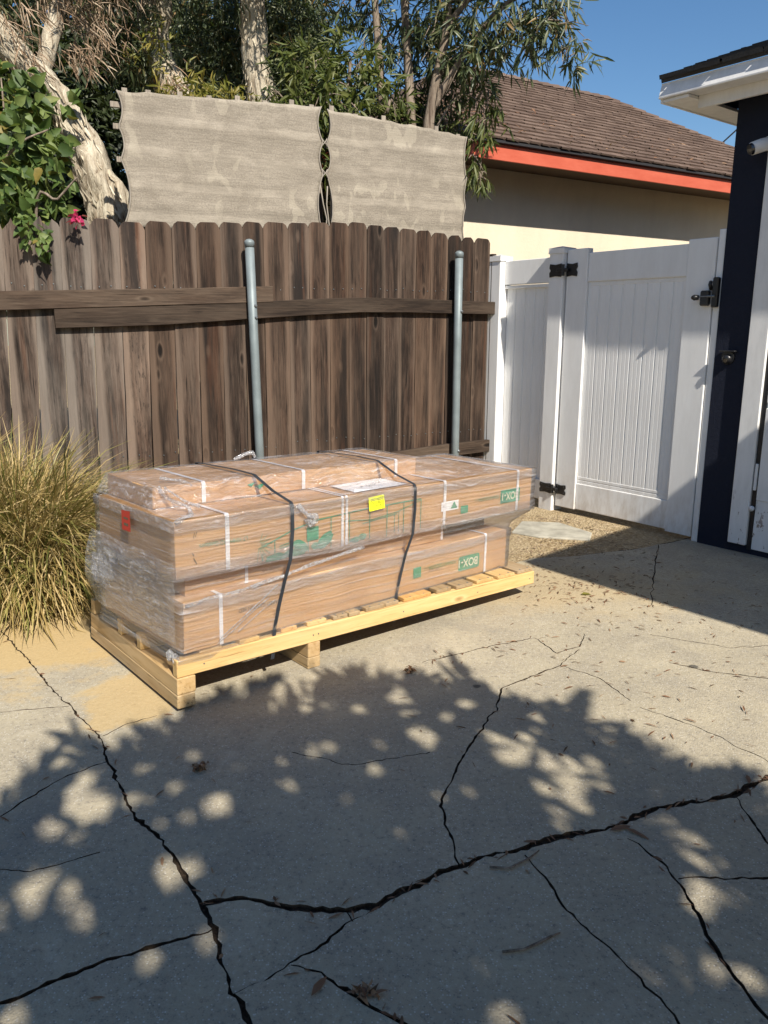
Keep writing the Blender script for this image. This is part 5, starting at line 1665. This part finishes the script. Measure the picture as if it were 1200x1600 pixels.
scatter_leaves('crown', [(-1.42, 6.2, 2.99, .12), (-1.28, 6.2, 2.97, .12), (-1.15, 6.2, 2.93, .12), (-1.35, 6.25, 2.8, .15), (-1.1, 6.25, 2.8, .15), (-1.75, 6.4, 3.30, .07), (-1.65, 6.4, 3.42, .06)], 380, (.05, .09), (.010, .018), 'yellow_leaf', ys, .1, .9, seed=37)
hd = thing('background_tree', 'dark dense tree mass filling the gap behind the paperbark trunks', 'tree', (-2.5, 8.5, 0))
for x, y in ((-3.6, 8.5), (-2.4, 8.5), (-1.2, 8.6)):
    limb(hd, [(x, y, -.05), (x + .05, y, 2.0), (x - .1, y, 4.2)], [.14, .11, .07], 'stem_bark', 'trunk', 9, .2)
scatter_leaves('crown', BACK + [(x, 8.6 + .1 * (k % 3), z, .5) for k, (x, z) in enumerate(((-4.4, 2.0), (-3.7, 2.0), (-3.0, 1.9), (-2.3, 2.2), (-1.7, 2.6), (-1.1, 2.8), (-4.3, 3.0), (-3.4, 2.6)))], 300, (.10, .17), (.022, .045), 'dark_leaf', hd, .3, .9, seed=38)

iv = thing('climbing_vine', 'broad leaved green climber with a pink bloom spilling over the fence at left', 'climbing plant', (-2.3, 5.3, 0))
for pts in ([(-2.3, 5.35, 0), (-2.25, 5.35, 1.8), (-2.35, 5.3, 2.3), (-2.45, 5.5, 2.9)], [(-2.25, 5.3, 0), (-2.20, 5.22, 1.98), (-2.02, 5.15, 2.12), (-1.88, 5.12, 2.24)], [(-2.5, 5.3, 0), (-2.55, 5.3, 2.0), (-2.3, 5.2, 2.4), (-2.1, 5.3, 2.55)]):
    limb(iv, pts, [.014, .010, .008, .005], 'stem_bark', 'stem', 7, .1)
scatter_leaves('foliage', IVY, 110, (.06, .115), (.045, .085), 'ivy_leaf', iv, .35, .8, 'heart', .25, seed=39, sprig=4)
scatter_leaves('hanging_spray', HANG, 260, (.035, .06), (.028, .048), 'ivy_leaf', iv, .4, .8, 'heart', .2, seed=40, sprig=4)
rgp = np.random.default_rng(5)
n = 26
P_ = np.array([-1.83, 4.93, 1.985]) + rgp.normal(size=(n, 3)) * np.array([.022, .02, .022])
o = link('pink_flower', leaves_mesh('pink_flower', P_ - np.array(ORG[iv]), rgp.normal(size=(n, 3)), unit(rgp.normal(size=(n, 3)) + np.array([0, -1, .4])), rgp.uniform(.025, .04, n), rgp.uniform(.022, .032, n), M['pink_bract'], .2, 'heart'), iv, ORG[iv])

# ------------------------------------------------------------------ SHADE TREE behind the camera (its crown dapples the paving)
poly = [(-3.2, 1.6), (-1.5, 1.72), (-1.069, 1.913), (-0.984, 2.099), (-0.944, 2.402), (-0.75, 2.446), (-0.505, 2.80), (-0.309, 2.62), (-0.21, 2.90), (0.0, 2.82), (0.103, 2.87), (0.315, 2.90), (0.431, 2.66), (0.634, 2.70), (0.651, 2.402), (0.838, 2.42), (0.926, 2.205), (1.034, 2.21), (0.995, 2.034), (1.15, 1.95), (1.6, 1.9), (2.0, 1.2), (2.2, -1.2), (-3.2, -1.2)]
PP = np.array(poly)
PP[1:20, 1] -= .11
def in_poly(x, y, P=PP):
    A = P; B = np.roll(P, -1, 0)
    c = ((A[:, 1] > y[:, None]) != (B[:, 1] > y[:, None])) & (x[:, None] < (B[:, 0] - A[:, 0]) * (y[:, None] - A[:, 1]) / (B[:, 1] - A[:, 1] + 1e-12) + A[:, 0])
    return c.sum(1) % 2 == 1
rg = np.random.default_rng(77)
stree = thing('shade_tree', 'leafy tree standing behind the viewpoint that dapples the concrete with shade', 'tree', (1.9, -3.2, 0))
limb(stree, [(1.9, -3.2, -.05), (1.9, -3.2, 1.3), (1.8, -3.0, 2.1), (1.6, -2.6, 2.9)], [.17, .14, .11, .07], 'stem_bark', 'trunk', 12, .2)
for e in ((.6, -1.4, 3.2), (2.0, -1.3, 3.3), (2.6, -1.5, 3.2), (1.2, -1.1, 3.3), (1.4, -1.9, 3.7)):
    limb(stree, [(1.7, -2.8, 2.5), (1.65 + (e[0] - 1.65) * .5, -2.7 + (e[1] + 2.7) * .5, 3.0), e], [.06, .04, .015], 'stem_bark', 'limb', 7, .1)
m_ = 5200
x = rg.uniform(-3.2, 2.2, m_ * 3); y = rg.uniform(-1.2, 2.95, m_ * 3)
ok = in_poly(x, y)
# gaps: looser towards the outer twigs, openings cut where sun dapples should land
DAP=[(-0.904,2.116,1.50),(-0.834,2.003,1.50),(-0.905,1.996,1.00),(-0.914,1.885,1.00),(-0.833,1.857,0.90),(-0.778,1.670,1.00),(-0.867,1.693,1.30),(-0.861,1.626,1.20),(-0.897,1.637,1.00),(-0.891,1.573,1.20),(-0.623,2.083,0.90),(-0.563,1.957,0.80),(-0.488,1.987,1.20),(-0.482,2.050,0.80),(-0.450,2.187,0.80),(-0.632,1.913,0.70),(-0.742,2.034,0.80),(-0.570,1.753,1.10),(-0.535,1.682,1.00),(-0.490,1.729,0.80),(-0.407,1.503,1.10),(-0.519,1.439,0.80),(-0.327,2.242,0.80),(-0.230,2.300,0.90),(-0.190,2.328,0.80),(-0.301,2.116,0.70),(-0.412,2.083,0.60),(-0.031,2.242,0.80),(-0.021,2.360,0.80),(-0.040,2.187,0.60),(0.060,2.684,1.20),(0.120,2.424,1.30),(0.148,2.340,1.10),(0.170,2.050,0.50),(0.259,2.083,0.70),(0.389,2.320,1.40),(0.369,2.402,1.00),(0.430,2.187,0.70),(0.534,2.205,1.40),(0.560,2.099,1.40),(0.494,1.972,0.80),(0.499,1.913,0.80),(0.563,1.996,0.90),(0.473,2.099,0.80),(0.600,2.187,0.90),(0.664,2.242,0.90),(0.670,2.116,0.80),(0.875,2.066,0.80),(0.842,1.857,0.90),(0.815,1.766,0.90),(0.893,1.753,0.70),(0.769,1.648,1.30),(0.763,1.594,1.00),(0.854,1.626,0.90),(0.757,1.913,0.80),(0.158,1.659,1.10),(0.201,1.421,0.80),(0.432,1.323,1.10),(0.567,1.413,1.00),(0.712,1.430,0.80),(0.795,1.371,1.20),(0.244,1.292,1.00),(0.044,1.871,0.60),(-0.717,1.553,0.60),(-0.093,2.584,1.00),(0.228,2.536,1.00),(0.306,2.633,1.10),(0.093,2.584,1.00),(-0.278,2.584,0.90),(-0.417,2.584,0.90),(-0.622,2.280,0.80),(-0.745,2.205,0.90),(0.799,2.066,0.90),(0.747,2.280,0.80),(0.547,2.536,1.10),(-0.759,1.292,1.20),(-0.113,2.034,0.40),(0.478,2.402,0.90)]
hol = np.array([noise.noise(Vector((a * 2.4, b * 2.4, 3.3))) for a, b in zip(x, y)])
ok &= hol > -.62
up_edge = PP[2:20]
def edge_d(x, y):
    d = np.full(len(x), 9.0)
    for a, b in zip(up_edge[:-1], up_edge[1:]):
        ab = b - a
        f = np.clip(((x - a[0]) * ab[0] + (y - a[1]) * ab[1]) / (ab @ ab), 0, 1)
        d = np.minimum(d, np.hypot(x - a[0] - f * ab[0], y - a[1] - f * ab[1]))
    return d
ok &= rg.random(len(x)) < np.clip(.22 + edge_d(x, y) * 2.6, 0, 1)
x, y = x[ok], y[ok]
hgt = rg.uniform(2.5, 3.9, len(x))
kk = hgt / -SUN.z
ctr = np.stack([x, y, np.zeros(len(x))], 1) - np.array(SUN)[None] * kk[:, None]
sp = 9
P_, D_, N_ = [], [], []
axis_ = unit(rg.normal(size=(len(x), 3)) + np.array([-.3, .9, -.4]))
for j in range(sp):
    P_.append(ctr + axis_ * rg.uniform(-.05, .05, (len(x), 1)))
    D_.append(unit(axis_ * .9 + rg.normal(size=(len(x), 3)) * .75))
    N_.append(unit(rg.normal(size=(len(x), 3)) * .6 + np.array([.3, -.5, .9])))
# twigs of long leaves reaching out past the rim
rim = []
for a, b in zip(PP[1:19], PP[2:20]):
    for f in np.linspace(0, 1, max(2, int(np.hypot(*(b - a)) / .055)))[:-1]:
        rim.append(a + (b - a) * f)
rim = np.array(rim) + rg.normal(size=(len(rim), 2)) * .04
rim[:, 1] -= .03
rk = rg.uniform(2.3, 3.1, len(rim)) / -SUN.z
tip = np.concatenate([rim, np.zeros((len(rim), 1))], 1) - np.array(SUN)[None] * rk[:, None]
sun_n = -np.array(SUN)
outw = np.stack([(rim[:, 0]) * .45 + rg.normal(0, .25, len(rim)), np.full(len(rim), .9), rg.normal(-.1, .15, len(rim))], 1)
outw = unit(outw - sun_n * (outw @ sun_n)[:, None])
sd = unit(np.cross(outw, sun_n))
for j in range(11):
    f = j / 10
    sg_ = -1 if j % 2 else 1
    an = rg.uniform(.35, .95, (len(rim), 1)) * (1 - f * .8)
    P_.append(tip + outw * (f - .75) * .22)
    D_.append(unit(outw * np.cos(an) + sd * sg_ * np.sin(an) + rg.normal(size=(len(rim), 3)) * .12))
    N_.append(unit(sun_n + rg.normal(size=(len(rim), 3)) * .3))
# extra unseen crown over and behind the viewpoint, added to cut sky fill
m2 = 2600
x2 = rg.uniform(-5, 2.2, m2); y2 = rg.uniform(-5, -.9, m2); k2 = rg.uniform(3.4, 5.6, m2) / -SUN.z
c2 = np.stack([x2, y2, np.zeros(m2)], 1) - np.array(SUN)[None] * k2[:, None]
for j in range(7):
    P_.append(c2 + rg.normal(size=(m2, 3)) * .05); D_.append(unit(rg.normal(size=(m2, 3)))); N_.append(unit(rg.normal(size=(m2, 3)) * .6 + np.array([.3, -.5, .9])))
P_, D_, N_ = map(np.concatenate, (P_, D_, N_))
ln_ = rg.uniform(.10, .20, len(P_))
A_ = P_; B_ = P_ + D_ * ln_[:, None]
ga = A_[:, :2] + np.array([SUN.x, SUN.y]) * (A_[:, 2:] / -SUN.z)
gb = B_[:, :2] + np.array([SUN.x, SUN.y]) * (B_[:, 2:] / -SUN.z)
keep_ = np.ones(len(P_), bool)
for a, b, r_ in DAP:
    q = np.array([a, b]); ab = gb - ga
    f = np.clip(((q - ga) * ab).sum(1) / np.maximum((ab * ab).sum(1), 1e-9), 0, 1)
    dq = q - ga - ab * f[:, None]
    keep_ &= (np.hypot(dq[:, 0] + dq[:, 1] * rg.uniform(-.4, .4), dq[:, 1] * rg.uniform(.55, .95)) > .017 + .011 * r_ + (.012 if r_ > 1.15 else 0)) | (rg.random(len(P_)) < .05)
P_, D_, N_, ln_ = P_[keep_], D_[keep_], N_[keep_], ln_[keep_]
n = len(P_)
me = leaves_mesh('crown', P_ - np.array(ORG[stree]), D_, N_, ln_, rg.uniform(.026, .048, n), M['willow_leaf'], .2)
link('crown', me, stree, ORG[stree])

# ------------------------------------------------------------------ LITTER
def flat_leaves(nm, pts, ln, wd, mat, seed, zoff=.004):
    rg = np.random.default_rng(seed)
    n = len(pts)
    P_ = np.concatenate([pts, np.full((n, 1), zoff)], 1)
    a = rg.uniform(0, 2 * np.pi, n)
    D_ = np.stack([np.cos(a), np.sin(a), rg.normal(.05, .06, n)], 1)
    N_ = unit(rg.normal(size=(n, 3)) * .25 + np.array([0, 0, 1]))
    return link(nm, leaves_mesh(nm, P_, D_, N_, rg.uniform(*ln, n), rg.uniform(*wd, n), M[mat], .12))
rg = np.random.default_rng(6)
# along the cracks
cp = []
for k, w_ in (('b', 150), ('a', 40), ('t', 160), ('h', 30), ('p', 25), ('e', 30), ('r', 14), ('m', 20), ('u', 40)):
    dn = outlines[k][1]
    for i in rg.integers(0, len(dn), w_):
        q = dn[i]
        if -2 < q.x < 2.4 and 1 < q.y < 5.2:
            cp.append((q.x + rg.normal(0, .010), q.y + rg.normal(0, .010)))
o = flat_leaves('crack_litter', np.array(cp), (.015, .05), (.003, .009), 'dry_leaf', 2, .001)
tag(o, 'dry leaf bits and twigs caught along the concrete cracks', 'leaf litter', kind='stuff')
pts = np.concatenate([np.stack([rg.uniform(.2, 2.2, 420), rg.uniform(2.2, 4.6, 420)], 1), np.stack([rg.normal(1.05, .22, 230), rg.normal(3.95, .22, 230)], 1), np.stack([rg.uniform(-1.6, 2, 60), rg.uniform(1.0, 3, 60)], 1)])
pts = pts[~((np.abs(pts[:, 0] - (-.2 + (pts[:, 1] - 3.2) * 1.1)) < .45) & (pts[:, 1] > 2.9) & (pts[:, 1] < 3.9) & (pts[:, 0] < .6))]
o = flat_leaves('leaf_litter', pts, (.015, .05), (.0025, .008), 'dry_leaf', 3)
tag(o, 'scattered dry leaf bits on the concrete between pallet and gate', 'leaf litter', kind='stuff')
sx = np.stack([rg.uniform(.4, 1.7, 900), rg.uniform(4.5, 5.6, 900)], 1)
sx = sx[(sx[:, 1] < 7.3 - 1.25 * sx[:, 0])]
o = flat_leaves('soil_litter', sx, (.012, .045), (.003, .010), 'bark_strip', 4, .0)
tag(o, 'pale straw and leaf mulch covering the soil in front of the gate', 'mulch', kind='stuff')

def leaf_thing(x, y, ang, ln_, wd_, mat, label, grp=None):
    a = R(ang)
    me = leaves_mesh('fallen_leaf', np.array([[0, 0, .005]]), np.array([[math.cos(a), math.sin(a), .06]]), np.array([[.1, -.1, 1.0]]), np.array([ln_]), np.array([wd_]), M[mat], .15)
    o = link('fallen_leaf', me, None, (x, y, 0))
    return tag(o, label, 'fallen leaf', grp)
leaf_thing(-.150, 1.34, 62, .062, .017, 'dry_leaf', 'single long tan leaf lying beside the lower middle crack')
leaf_thing(.62, 1.885, 20, .075, .018, 'dry_leaf', 'curled reddish leaf lying across the widest crack')
leaf_thing(.66, 1.90, -40, .085, .014, 'dry_leaf', 'thin reddish leaf beside the curled leaf on the widest crack')
leaf_thing(1.02, 3.83, 10, .055, .03, 'yellow_leaf', 'small yellow leaf on sunlit concrete right of the pallet')
leaf_thing(1.105, 2.11, 70, .06, .014, 'dry_leaf', 'pinkish leaf in the sunlit end of the wide crack')
def crumple(x, y, label):
    t_ = thing('leaf_clump', label, 'leaf clump', (x, y, 0))
    rgc = np.random.default_rng(int(abs(x) * 1000))
    n = 9
    for k in range(3):
        P_ = np.stack([rgc.normal(0, .010, n), rgc.normal(0, .010, n), rgc.uniform(.003, .018, n)], 1)
        me = leaves_mesh('dead_leaf', P_, rgc.normal(size=(n, 3)) * np.array([1, 1, .4]), unit(rgc.normal(size=(n, 3)) + np.array([0, 0, .8])), rgc.uniform(.012, .028, n), rgc.uniform(.007, .014, n), M['dry_leaf'], .4, 'heart')
        o = link('dead_leaf', me, t_, (x, y, 0))
crumple(-.581, 2.194, 'crumpled brown leaf clump in the shade left of centre')
crumple(.104, 2.905, 'small brown leaf clump on sunlit concrete below the pallet strap')
crumple(-.04, 1.345, 'brown leaf clump stuck in the crack at the lower edge')
def twig(pts, label):
    o = MB().tube([Vector((a, b, c)) for a, b, c in pts], [.003] + [.0028] * (len(pts) - 2) + [.0016], 7, jitter=.4).build('twig', 'stem_bark', loc=(pts[0][0], pts[0][1], 0), smooth=True)
    tag(o, label, 'twig')
twig([(.262, 1.457, .005), (.31, 1.463, .006), (.345, 1.482, .005), (.38, 1.502, .006), (.402, 1.513, .005)], 'straight dark twig lying alone on shaded concrete')
twig([(.27, 1.735, .006), (.32, 1.73, .006), (.38, 1.77, .006), (.41, 1.80, .006)], 'bent thin twig beside the wide crack')
